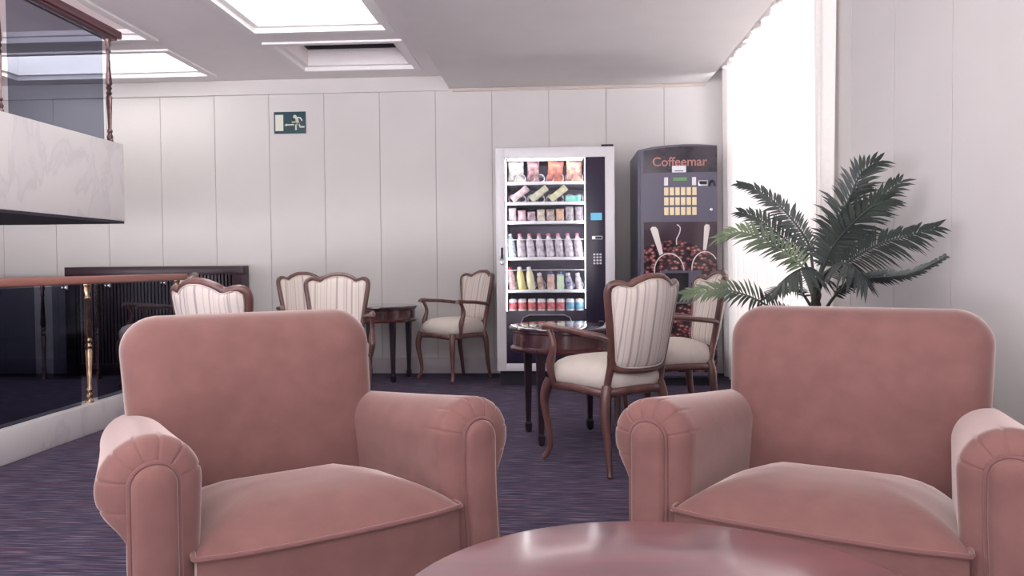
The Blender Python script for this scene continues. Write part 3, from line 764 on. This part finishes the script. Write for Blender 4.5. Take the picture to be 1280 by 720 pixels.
# delivery flap and coin return
fo = [(u, v) for u, v in ((650, 425), (650, 400), (653, 394), (660, 391), (704, 391), (711, 394), (714.5, 402), (715, 425))]
fl = LV(MB().prism([(vx(u), vz(v)) for u, v in fo], lambda a, b, d: (a, d, b), VY + 0.004, VY + 0.014)).out('delivery_flap', M['black'], vm, smooth=False)
LV(MB().tube([(vx(u), VY + 0.004, vz(v)) for u, v in fo], 0.004, 6)).out('flap_rim', M['steel'], fl)
cr = MB().tube([(vx(750) + 0.032 * math.cos(2 * PI * k / 24), VY + 0.005, vz(404) + 0.032 * math.sin(2 * PI * k / 24)) for k in range(24)], 0.003, 6, True)
LV(cr).out('coin_return', M['steel'], vm)

# goods behind the glass
def item_mat(name, a, b, scale=40, rough=0.4): return mat(name, rgb(*a), rough, dark=rgb(*b), scale=scale, detail=4)
def bag(w, h, d, m, loc, tilt=0, lean=0, name='snack_bag'):
    mb = MB(); rings = []
    for k in range(15):
        q = k / 14; z = h * q
        e = min(q, 1 - q) / 0.22; th = d * (0.04 + 0.96 * math.sin(min(1, e) * PI / 2) ** 0.8) / 2
        ww = w / 2 * (1 - 0.08 * math.sin(q * PI)) * (1 + 0.02 * math.sin(17 * q))
        rings.append([(ww * math.cos(a), th * math.sin(a) * (1 if abs(math.cos(a)) < .98 else .6), z) for a in [2 * PI * j / 20 for j in range(20)]])
    mb.loft(rings)
    o = mb.out(name, m); o.location = loc; o.rotation_euler = (math.radians(lean), math.radians(tilt), 0); return o
ORD = ['first', 'second', 'third', 'fourth', 'fifth', 'sixth', 'seventh', 'eighth']
BY = VY + 0.155
bagspec = [(0, (236, 232, 214), (100, 92, 110), 'pale yellow and white crisp bag, first from the left on the top shelf'),
           (2, (196, 156, 156), (84, 60, 72), 'brownish pink crisp bag, second from the left on the top shelf'),
           (4, (220, 134, 96), (110, 66, 84), 'orange crisp bag, third from the left on the top shelf'),
           (6, (228, 190, 150), (130, 80, 104), 'pink and yellow crisp bag, rightmost on the top shelf')]
for s, a, b, lab in bagspec:
    w_ = 0.125 if s != 2 else 0.095
    tag(bag(w_, 0.165, 0.055, item_mat('crisp_bag_print', a, b, 28), ((SL[s] + SL[s + 1]) / 2 - (0.02 if s == 2 else 0), BY - 0.02, SHZ[0] + 0.006), lean=-6, tilt=(-3 if s == 0 else 3 if s == 4 else 0)), lab, 'snack bag', 'crisp bags on the top shelf of the snack machine')
for k, (s, a, b, lab) in enumerate([(0, (238, 226, 226), (200, 160, 170), 'white and pink snack pack lying aslant, leftmost on the second shelf'),
                                     (2, (236, 232, 212), (190, 186, 160), 'cream snack pack lying aslant, second from the left on the second shelf'),
                                     (4, (238, 232, 206), (196, 188, 150), 'cream snack pack lying aslant, third from the left on the second shelf')]):
    o = bag(0.056, 0.155, 0.036, item_mat('snack_pack_print', a, b, 30), (SL[s] + 0.0, BY - 0.04, SHZ[1] + 0.024), tilt=52, name='snack_pack')
    tag(o, lab, 'snack pack', 'snack packs on the second shelf of the snack machine')
o = bag(0.05, 0.115, 0.03, item_mat('teal_pack_print', (214, 232, 228), (70, 190, 176), 16), (SL[6] - 0.03, BY - 0.04, SHZ[1] + 0.03), tilt=90, name='snack_pack')
tag(o, 'teal and white snack pack lying flat at the right end of the second shelf', 'snack pack', 'snack packs on the second shelf of the snack machine')
r3 = [((236, 226, 224), (196, 176, 180), .105, 'white'), ((226, 150, 170), (236, 214, 214), .085, 'pink'), ((220, 196, 204), (130, 100, 130), .075, 'mauve'), ((236, 222, 200), (180, 160, 150), .09, 'cream'),
      ((206, 190, 180), (140, 120, 120), .09, 'beige'), ((226, 160, 150), (214, 190, 160), .095, 'salmon'), ((210, 200, 204), (150, 140, 150), .11, 'silver'), ((196, 188, 196), (140, 130, 144), .11, 'grey')]
for k, (a, b, h, nm) in enumerate(r3):
    tag(bag(0.062, h, 0.04, item_mat(nm + '_packet_print', a, b, 34), (SL[k], BY - 0.03, SHZ[2] + 0.006), name='snack_packet'), '%s snack packet standing %s from the left on the third shelf' % (nm, ORD[k]), 'snack packet', 'snack packets on the third shelf of the snack machine')
def pet(name, prof, m, capm, loc, cap_r, cap_z0, cap_z1, lean=0):
    t = bpy.data.objects.new(name, None); COL.objects.link(t); t.location = loc; t.rotation_euler = (math.radians(-3), math.radians(lean), 0); t.empty_display_size = .02
    MB().lathe(prof, seg=16).out('body', m, t, angle=60)
    MB().lathe([(cap_r, cap_z0), (cap_r, cap_z1 - 0.003), (cap_r - 0.003, cap_z1)], seg=14).out('cap', capm, t)
    return t
M['pet'] = mat('clear_bottle_plastic', rgb(222, 210, 220), 0.12, dark=rgb(176, 162, 178), scale=34, coat=0.3, detail=1)
M['pet_blue'] = mat('blue_tinted_bottle', rgb(216, 226, 234), 0.15, dark=rgb(160, 180, 196), scale=40, detail=1)
M['cap_pink'] = mat('pink_cap', rgb(226, 140, 160), 0.4, var=.05)
M['cap_white'] = mat('white_cap', rgb(230, 230, 236), 0.4, var=.05)
M['cap_red'] = mat('red_cap', rgb(196, 70, 90), 0.4, var=.05)
M['cap_blue'] = mat('blue_cap', rgb(96, 120, 200), 0.4, var=.05)
water = [(0.028, 0), (0.0335, 0.006), (0.0335, 0.04), (0.031, 0.046), (0.0335, 0.052), (0.030, 0.085), (0.0335, 0.092), (0.032, 0.115), (0.024, 0.140), (0.014, 0.162), (0.0125, 0.168)]
for k in range(8):
    t = pet('water_bottle', water, M['pet'] if k else M['pet_blue'], M['cap_pink'] if k else M['cap_white'], (SL[k], BY - 0.035, SHZ[3] + 0.004), 0.0145, 0.166, 0.184, -6)
    tag(t, ('clear water bottle with pink cap, %s from the left on the fourth shelf' % ORD[k]) if k else 'bluish water bottle with white cap, leftmost on the fourth shelf', 'bottle', 'water bottles on the fourth shelf of the snack machine')
tall = [(0.026, 0), (0.030, 0.006), (0.030, 0.10), (0.024, 0.135), (0.015, 0.155), (0.014, 0.16)]
small = [(0.022, 0), (0.025, 0.005), (0.025, 0.075), (0.015, 0.105), (0.0145, 0.11)]
r5 = [(tall, (226, 206, 210), (170, 130, 140), 'cap_red', 'pale pink drink bottle with red cap'), (tall, (240, 214, 90), (230, 226, 190), 'cap_white', 'yellow juice bottle'), (tall, (244, 238, 214), (226, 220, 180), 'cap_white', 'tall cream drink bottle'),
      (small, (226, 206, 190), (150, 120, 120), 'cap_white', 'small brown and white drink bottle'), (None, (226, 200, 190), (200, 150, 140), 'cap_blue', 'pink and white drink carton with blue cap'), (None, (180, 226, 200), (220, 220, 190), 'cap_blue', 'green and white drink carton with blue cap'),
      (small, (220, 218, 230), (90, 84, 140), 'cap_white', 'small dark blue and white bottle'), (small, (226, 222, 226), (160, 150, 160), 'cap_white', 'small pale bottle')]
for k, (pf, a, b, cp, lab) in enumerate(r5):
    mm = item_mat('drink_print', a, b, 26, 0.25); loc = (SL[k], BY - 0.035, SHZ[4] + 0.004)
    if pf: t = pet('drink_bottle', pf, mm, M[cp], loc, 0.0165, pf[-1][1] - 0.002, pf[-1][1] + 0.018, -8)
    else:
        t = bpy.data.objects.new('drink_carton', None); COL.objects.link(t); t.location = loc; t.empty_display_size = .02
        MB().loft([[(x * .026, y * .024, z) for x, y in ((1, 1), (-1, 1), (-1, -1), (1, -1))] for z in (0, .105)] + [[(x * .024, y * .010, .118) for x, y in ((1, 1), (-1, 1), (-1, -1), (1, -1))]]).out('body', mm, t, smooth=False)
        MB().lathe([(.012, .112), (.012, .135), (.009, .138)], seg=14).out('cap', M[cp], t)
    tag(t, lab + ', %s from the left on the fifth shelf' % ORD[k], 'drink', 'drinks on the fifth shelf of the snack machine')
M['can_pale'] = mat('pale_can', rgb(236, 226, 230), 0.3, var=.08)
M['can_red'] = mat('red_can_print', rgb(206, 56, 72), 0.3, dark=rgb(226, 150, 156), scale=30, detail=1)
M['can_blue'] = mat('blue_can_print', rgb(60, 136, 200), 0.3, dark=rgb(150, 200, 226), scale=26, detail=1)
for k in range(8):
    red = k < 6
    t = bpy.data.objects.new('drink_can', None); COL.objects.link(t); t.location = (SL[k], BY - 0.03, ZCAN); t.empty_display_size = .02
    bd = MB().lathe([(0.024, 0), (0.032, 0.008), (0.033, 0.015), (0.033, 0.093), (0.030, 0.103)], seg=20).out('body', M['can_pale'], t, angle=60)
    MB().lathe([(0.0331, 0.030), (0.0336, 0.032), (0.0336, 0.078), (0.0331, 0.080)], seg=20).out('label_band', M['can_red' if red else 'can_blue'], t, angle=60)
    MB().lathe([(0.030, 0.103), (0.029, 0.107), (0.026, 0.107), (0.0255, 0.103), (0.005, 0.103)], seg=20).out('lid', M['steel'], t)
    tag(t, '%s drink can, %s from the left on the lowest shelf' % ('red and white' if red else 'blue and white', ORD[k]), 'can', 'drink cans on the lowest shelf of the snack machine')

# ------------------------------------------------------------------ coffee machine
KX0 = 0.89
km = thing('coffee_machine', 'dark grey coffee machine with coffee-bean picture and cream buttons, in the corner', 'coffee machine', (KX0, 6.4, 0))
def LK(m): return m.xform(Matrix.Translation((-KX0, -6.4, 0)))
def kx(u): return 0.602 + (u - 800) * 0.0059
def kz(v): return 1.813 - (v - 180) * 0.00604
ZT = [(kx(797.5), 1.775), (kx(815), 1.797), (kx(835), 1.809), (kx(855), 1.815), (kx(875), 1.813), (kx(897), 1.803)]
LK(MB().prism([(ZT[0][0], 0.06), (ZT[-1][0], 0.06)] + ZT[::-1], lambda a, b, d: (a, d, b), VY + 0.03, 6.72)).out('body', M['grey_panel'], km, smooth=False)
LK(MB().box(kx(800), kx(895), VY + 0.06, 6.70, 0, 0.06)).out('plinth', M['black'], km, smooth=False)
dpoly = [(kx(800.5), 0.08), (kx(896.5), 0.08)] + [(max(kx(800.5), min(kx(896.5), x)), z - 0.008) for x, z in ZT[::-1]]
kd = LK(MB().prism(dpoly, lambda a, b, d: (a, d, b), VY, VY + 0.028)).out('door', M['grey_panel'], km, smooth=False)
tp = [(kx(804.5), kz(215)), (kx(896), kz(215)), (kx(896), kz(184)), (kx(875), kz(183)), (kx(850), kz(183.2)), (kx(825), kz(185)), (kx(804.5), kz(188))]
LK(MB().prism(tp, lambda a, b, d: (a, d, b), VY - 0.004, VY)).out('header_panel', M['gloss_dark'], km, smooth=False)
cu = bpy.data.curves.new('lettering', 'FONT'); cu.body = 'Coffeemar'; cu.size = 0.094; cu.extrude = 0.0015; cu.align_x = 'CENTER'; cu.offset = 0.0012
lt = bpy.data.objects.new('lettering', cu); COL.objects.link(lt); lt.parent = km; lt.location = (kx(849.5) - KX0, VY - 0.0055 - 6.4, kz(207)); lt.rotation_euler = (PI / 2, 0, 0)
cu.materials.append(M['orange_letter'])
bpy.context.view_layer.update()
lme = bpy.data.meshes.new_from_object(lt.evaluated_get(bpy.context.evaluated_depsgraph_get()))
lo = bpy.data.objects.new('header_lettering', lme); COL.objects.link(lo); lo.parent = km; lo.location = lt.location; lo.rotation_euler = lt.rotation_euler
bpy.data.objects.remove(lt)
LK(MB().box(kx(840), kx(857.5), VY - 0.0065, VY - 0.004, kz(215), kz(206.8))).out('paper_notice', M['white_key'], km, smooth=False)
LK(MB().box(kx(843), kx(854), VY - 0.0072, VY - 0.0065, kz(213.6), kz(212.6))).out('notice_line', M['green_sign'], km, smooth=False)
LK(MB().box(kx(841.5), kx(858.5), VY - 0.004, VY, kz(225.3), kz(221.3), .001)).out('display', M['green_lcd'], km)
for u in (830, 865):
    LK(MB().box(kx(u), kx(u + 5), VY - 0.006, VY, kz(231), kz(221), 0.001)).out('side_key', M['white_key'], km)
for r in range(3):
    for c in range(6):
        u = 830 + 7.04 * c; v = 233.3 + 12.25 * r
        LK(MB().box(kx(u), kx(u + 5.4), VY - 0.007, VY, kz(v + 9.8), kz(v), 0.0015)).out('selection_key', M['cream_key'], km)
m_ = MB(); m_.box(kx(873), kx(884.5), VY - 0.004, VY, kz(231.8), kz(225), 0.001)
sp_ = LK(m_).out('coin_plate', M['steel'], km)
LK(MB().box(kx(874), kx(883.5), VY - 0.006, VY - 0.004, kz(230.2), kz(226.2), 0.001)).out('coin_slot', M['black'], sp_)
LK(MB().tube([(kx(886.5 + 7 * (1 - math.cos(a)) / 2), VY - 0.006, kz(232.5 - 6.5 * math.sin(a))) for a in [PI * k / 12 for k in range(13)]], 0.007, 8)).out('coin_return_lever', M['black'], km)
lk = MB().lathe([(0.011, 0), (0.011, 0.005), (0.004, 0.007)], seg=18); lk.xform(Matrix.Translation((kx(889), VY, kz(261))) @ Matrix.Rotation(PI / 2, 4, 'X'))
LK(lk).out('door_lock', M['chrome'], km)
# front picture
PX, PZ = kx(850.5), kz(366)
pic = MB().box(kx(804.5) - PX, kx(896) - PX, -0.004, 0.0, kz(462) - PZ, kz(276) - PZ).out('picture_panel', M['beans'], km, smooth=False)
pic.location = (PX - KX0, VY - 6.4, PZ)
M['print_white'] = mat('printed_scoop_white', rgb(226, 216, 214), 0.25, var=0.03)
M['print_dark'] = mat('printed_scoop_shadow', rgb(60, 36, 44), 0.25, var=0.15, scale=20)
def pp_(pts): return [(kx(u) - PX, kz(v) - PZ) for u, v in pts]
for hd in ([(812.5, 284), (815, 281.5), (819.5, 282), (822, 285), (828.5, 315), (824, 317)], [(880, 281.5), (882.5, 279), (886.5, 280), (887, 284), (882.5, 311), (878.5, 311)]):
    MB().prism(pp_(hd), lambda a, b, d: (a, d, b), -0.0055, -0.0042).out('scoop_handle_print', M['print_white'], pic, smooth=False)
for c0, r0, r1 in (((836, 336), 18.5, 21), ((881, 334), 16.5, 21)):
    pts = pp_([(c0[0] + r0 * math.cos(a), c0[1] - r1 * math.sin(a)) for a in [PI * (0.0 + 1.08 * k / 24) for k in range(25)] if c0[0] + r0 * math.cos(a) < 895.5])
    MB().tube([(a, -0.005, b) for a, b in pts], 0.0042, 6, False, 0.4, (0, 1, 0)).out('scoop_rim_print', M['print_white'], pic)
pts = pp_([(846, 279), (850, 283), (849, 290), (845.5, 297), (845.5, 304)])
MB().tube(spline([(a, -0.005, b) for a, b in pts], 4), 0.004, 6, False, 0.4, (0, 1, 0)).out('steam_print', M['print_white'], pic)
# cup window
m_ = MB(); W0, W1, V0, V1 = kx(825), kx(876), kz(377), kz(336)
c0, c1, c2, c3, q0, q1 = kx(831), kx(859.5), kx(863), kx(872), kz(375), kz(339)
e0, e1 = kz(360.5), kz(351)
yA, yB = VY - 0.03, VY - 0.004
m_.box(W0, c0, yA, yB, V0, V1); m_.box(c1, c2, yA, yB, V0, V1); m_.box(c3, W1, yA, yB, V0, V1)
m_.box(c0, c1, yA, yB, V0, q0); m_.box(c0, c1, yA, yB, q1, V1); m_.box(c2, c3, yA, yB, V0, e0); m_.box(c2, c3, yA, yB, e1, V1)
cw = LK(m_).out('cup_station', M['grey_panel'], km, smooth=False)
LK(MB().box(c0, c1, yB - 0.004, yB, q0, q1)).out('cup_recess', M['black'], cw, smooth=False)
LK(MB().box(c2, c3, yB - 0.004, yB, e0, e1)).out('change_recess', M['black'], cw, smooth=False)

# ------------------------------------------------------------------ palm
PB = Vector((1.03, 3.30, 0))
palm = thing('potted_palm', 'tall green potted palm with arching fronds between the right pink armchair and the curtain', 'plant', PB)
FR = {
 'a': ([(1.02, 3.3, .80), (1.05, 3.29, .90), (1.084, 3.25, 1.029), (1.131, 3.2, 1.182), (1.158, 3.15, 1.269), (1.192, 3.1, 1.298)], .17, 0.35),
 'b': ([(1.03, 3.3, .80), (1.05, 3.28, .89), (1.092, 3.2, 1.011), (1.161, 3.1, 1.122), (1.214, 3.05, 1.183), (1.240, 3.02, 1.212)], .15, 0.3),
 'c': ([(1.02, 3.3, .79), (1.048, 3.27, .857), (1.091, 3.15, .917), (1.133, 2.95, .983), (1.195, 2.8, 1.017), (1.245, 2.74, 1.036)], .13, 0.25),
 'd': ([(1.04, 3.27, .70), (1.053, 3.17, .78), (1.07, 3.08, .832), (1.106, 2.95, .866), (1.183, 2.8, .881), (1.262, 2.72, .936)], .055, 0.9),
 'e': ([(1.02, 3.3, .80), (1.026, 3.33, .92), (1.024, 3.4, 1.018), (.973, 3.55, 1.151), (.895, 3.65, 1.241), (.818, 3.7, 1.280)], .10, 0.5),
 'f': ([(1.02, 3.3, .80), (1.015, 3.36, .90), (.996, 3.45, .979), (.948, 3.65, 1.073), (.902, 3.75, 1.133), (.851, 3.8, 1.158)], .14, 0.55),
 'g': ([(1.02, 3.3, .80), (1.0, 3.31, .88), (.951, 3.35, .945), (.85, 3.4, 1.02), (.763, 3.45, 1.056), (.689, 3.5, 1.035)], .125, 0.45),
 'h': ([(1.01, 3.28, .62), (.94, 3.2, .69), (.834, 3.15, .74), (.715, 3.1, .799), (.61, 3.1, .824), (.483, 3.1, .806)], .115, 0.5),
 'i': ([(1.03, 3.28, .79), (1.01, 3.2, .86), (.966, 3.1, .894), (.90, 3.0, .905), (.845, 2.95, .89), (.80, 2.92, .864)], .16, -0.6),
 'j': ([(1.02, 3.28, .72), (.99, 3.27, .77), (.954, 3.25, .81), (.90, 3.2, .828), (.845, 3.15, .815), (.79, 3.1, .79)], .11, 0.2),
 'k': ([(1.04, 3.32, .80), (1.09, 3.38, .95), (1.15, 3.46, 1.06), (1.22, 3.5, 1.16), (1.265, 3.5, 1.22), (1.29, 3.48, 1.245)], .12, 0.2),
 'l': ([(1.03, 3.27, .80), (1.035, 3.2, .87), (1.03, 3.1, .905), (1.035, 3.0, .92), (1.05, 2.93, .905), (1.07, 2.87, .86)], .15, -0.5),
 'm': ([(1.03, 3.3, .80), (1.05, 3.27, .90), (1.075, 3.2, 1.0), (1.12, 3.12, 1.08), (1.16, 3.06, 1.13), (1.20, 3.02, 1.15)], .16, 0.2)}
ROLL = {'a': 40, 'b': 40, 'c': 55, 'd': 60, 'e': 50, 'f': 45, 'g': 50, 'h': 55, 'k': 45, 'm': 40}
for key, (pts, LM, upk) in FR.items():
    P = spline([Vector(p) - PB for p in pts], 10); n = len(P)
    mb = MB(); mb.tube(P, [0.0075 * (1 - 0.8 * i / n) for i in range(n)], 6)
    cum = [0.0]
    for a, b in zip(P[:-1], P[1:]): cum.append(cum[-1] + (b - a).length)
    tot = cum[-1]; cnt = int(tot / 0.0185)
    for q in range(cnt):
        s = tot * (0.24 + 0.76 * q / (cnt - 1)); i = max(k for k in range(n) if cum[k] <= s + 1e-9); i = min(i, n - 2)
        f = (s - cum[i]) / max(1e-6, cum[i + 1] - cum[i]); p = P[i].lerp(P[i + 1], min(1, f))
        T = (P[min(i + 2, n - 1)] - P[max(i - 1, 0)]).normalized()
        side0 = T.cross(Vector((0, 0, 1))); side0 = side0.normalized() if side0.length > .05 else Vector((1, 0, 0))
        up = side0.cross(T).normalized(); rl = math.radians(ROLL.get(key, 0)); side0, up = side0 * math.cos(rl) + up * math.sin(rl), up * math.cos(rl) - side0 * math.sin(rl); r = (s / tot - 0.24) / 0.76
        ln = LM * (0.55 + 0.45 * math.sin(min(1, r * 1.6) * PI / 2)) * (1 - 0.55 * max(0, r - 0.45) / 0.55)
        for sd in (-1, 1):
            l = ln * random.uniform(.82, 1.1); ang = math.radians(66 - 36 * r + random.uniform(-7, 7))
            d = (T * math.cos(ang) + side0 * sd * math.sin(ang) + up * (upk * (0.6 + .3 * random.random()))).normalized()
            w_ = 0.0065 * random.uniform(.85, 1.15)
            nrm = d.cross(T * 0.6 + up).normalized() if abs(d.dot(up)) > .95 else (up - d * up.dot(d)).normalized()
            wd = d.cross(nrm).normalized()
            st_ = []
            for t_, ww in ((0, .35), (.3, 1), (.65, .8)):
                c = p + d * (l * t_) - Vector((0, 0, 1)) * (l * 0.30 * t_ * t_); st_.append((c, ww * w_))
            tip = p + d * l - Vector((0, 0, 1)) * (l * 0.30)
            vs = [[mb.bm.verts.new(c - wd * ww), mb.bm.verts.new(c - nrm * ww * .35), mb.bm.verts.new(c + wd * ww)] for c, ww in st_]
            tv = mb.bm.verts.new(tip)
            for A, B in zip(vs[:-1], vs[1:]):
                mb.bm.faces.new((A[0], A[1], B[1], B[0])); mb.bm.faces.new((A[1], A[2], B[2], B[1]))
            mb.bm.faces.new((vs[-1][0], vs[-1][1], tv)); mb.bm.faces.new((vs[-1][1], vs[-1][2], tv))
    mb.out('frond', M['leaf_light'] if key in 'gh' else M['leaf'], palm, angle=60)
tk = MB()
tk.tube(spline([(0.0, 0, .30), (-.012, .004, .45), (-.004, 0, .60), (0.0, 0, .74), (0.005, 0, .83)], 8), [0.030 - 0.012 * k / 32 + 0.003 * math.sin(k * 2.1) for k in range(33)], 10)
tk.out('trunk', M['palm_stem'], palm)
pt = MB().lathe([(0.10, 0), (0.105, .01), (0.14, .28), (0.155, .285), (0.16, .32), (0.15, .325), (0.142, .318), (0.138, .29), (0.02, .29)], seg=36).out('pot', M['pot'], palm)
MB().lathe([(0.136, .291), (0.10, .302), (0.02, .306)], seg=24).out('soil', M['soil'], palm)

# ------------------------------------------------------------------ daylight
wd = bpy.data.worlds.new('sky_with_added_glow'); S.world = wd; wd.use_nodes = True
nt = wd.node_tree; bg = nt.nodes['Background']; bg.inputs['Color'].default_value = (0.99, 0.955, 1.0, 1)
# bright overcast sky above the horizon, an added glow below it to brighten the ceilings
tc = nt.nodes.new('ShaderNodeTexCoord'); sx = nt.nodes.new('ShaderNodeSeparateXYZ'); nt.links.new(tc.outputs['Generated'], sx.inputs[0])
mr = nt.nodes.new('ShaderNodeMapRange'); nt.links.new(sx.outputs['Z'], mr.inputs['Value'])
mr.inputs['From Min'].default_value = -0.06; mr.inputs['From Max'].default_value = 0.02; mr.inputs['To Min'].default_value = 11.0; mr.inputs['To Max'].default_value = 1.1
nt.links.new(mr.outputs[0], bg.inputs['Strength'])
def area(name, loc, rot, sx, sy, power, col):
    l = bpy.data.lights.new(name, 'AREA'); l.shape = 'RECTANGLE'; l.size = sx; l.size_y = sy; l.energy = power; l.color = col
    o = bpy.data.objects.new(name, l); COL.objects.link(o); o.location = loc; o.rotation_euler = rot; return o
area('window_daylight', (XR + 0.55, (WY0 + WY1) / 2, 1.45), (0, PI / 2, 0), 2.9, 2.6, 8, (1, 0.97, 0.94))

# ------------------------------------------------------------------ camera
cam = bpy.data.cameras.new('camera'); co = bpy.data.objects.new('camera', cam); COL.objects.link(co); S.camera = co
cam.sensor_width = 36.0; cam.lens = 36.0 * 1000 / 1280; cam.clip_start = 0.02
d = Vector((60, 30, -1000)).normalized()                   # world depth axis seen from the camera
u = Vector((-0.0087, 1, 0)); u.z = -(u.x * d.x + u.y * d.y) / d.z; u.normalize()
xa = d.cross(u)
co.matrix_world = Matrix.Translation((0, 0, 0.927)) @ Matrix((xa, d, u)).to_4x4()
S.view_settings.view_transform = 'Standard'; S.view_settings.look = 'None'; S.view_settings.gamma = 1.0; S.view_settings.use_curve_mapping = False
S.view_settings.exposure = 0.2
S.cycles.max_bounces = 10; S.cycles.transparent_max_bounces = 12; S.cycles.use_denoising = True
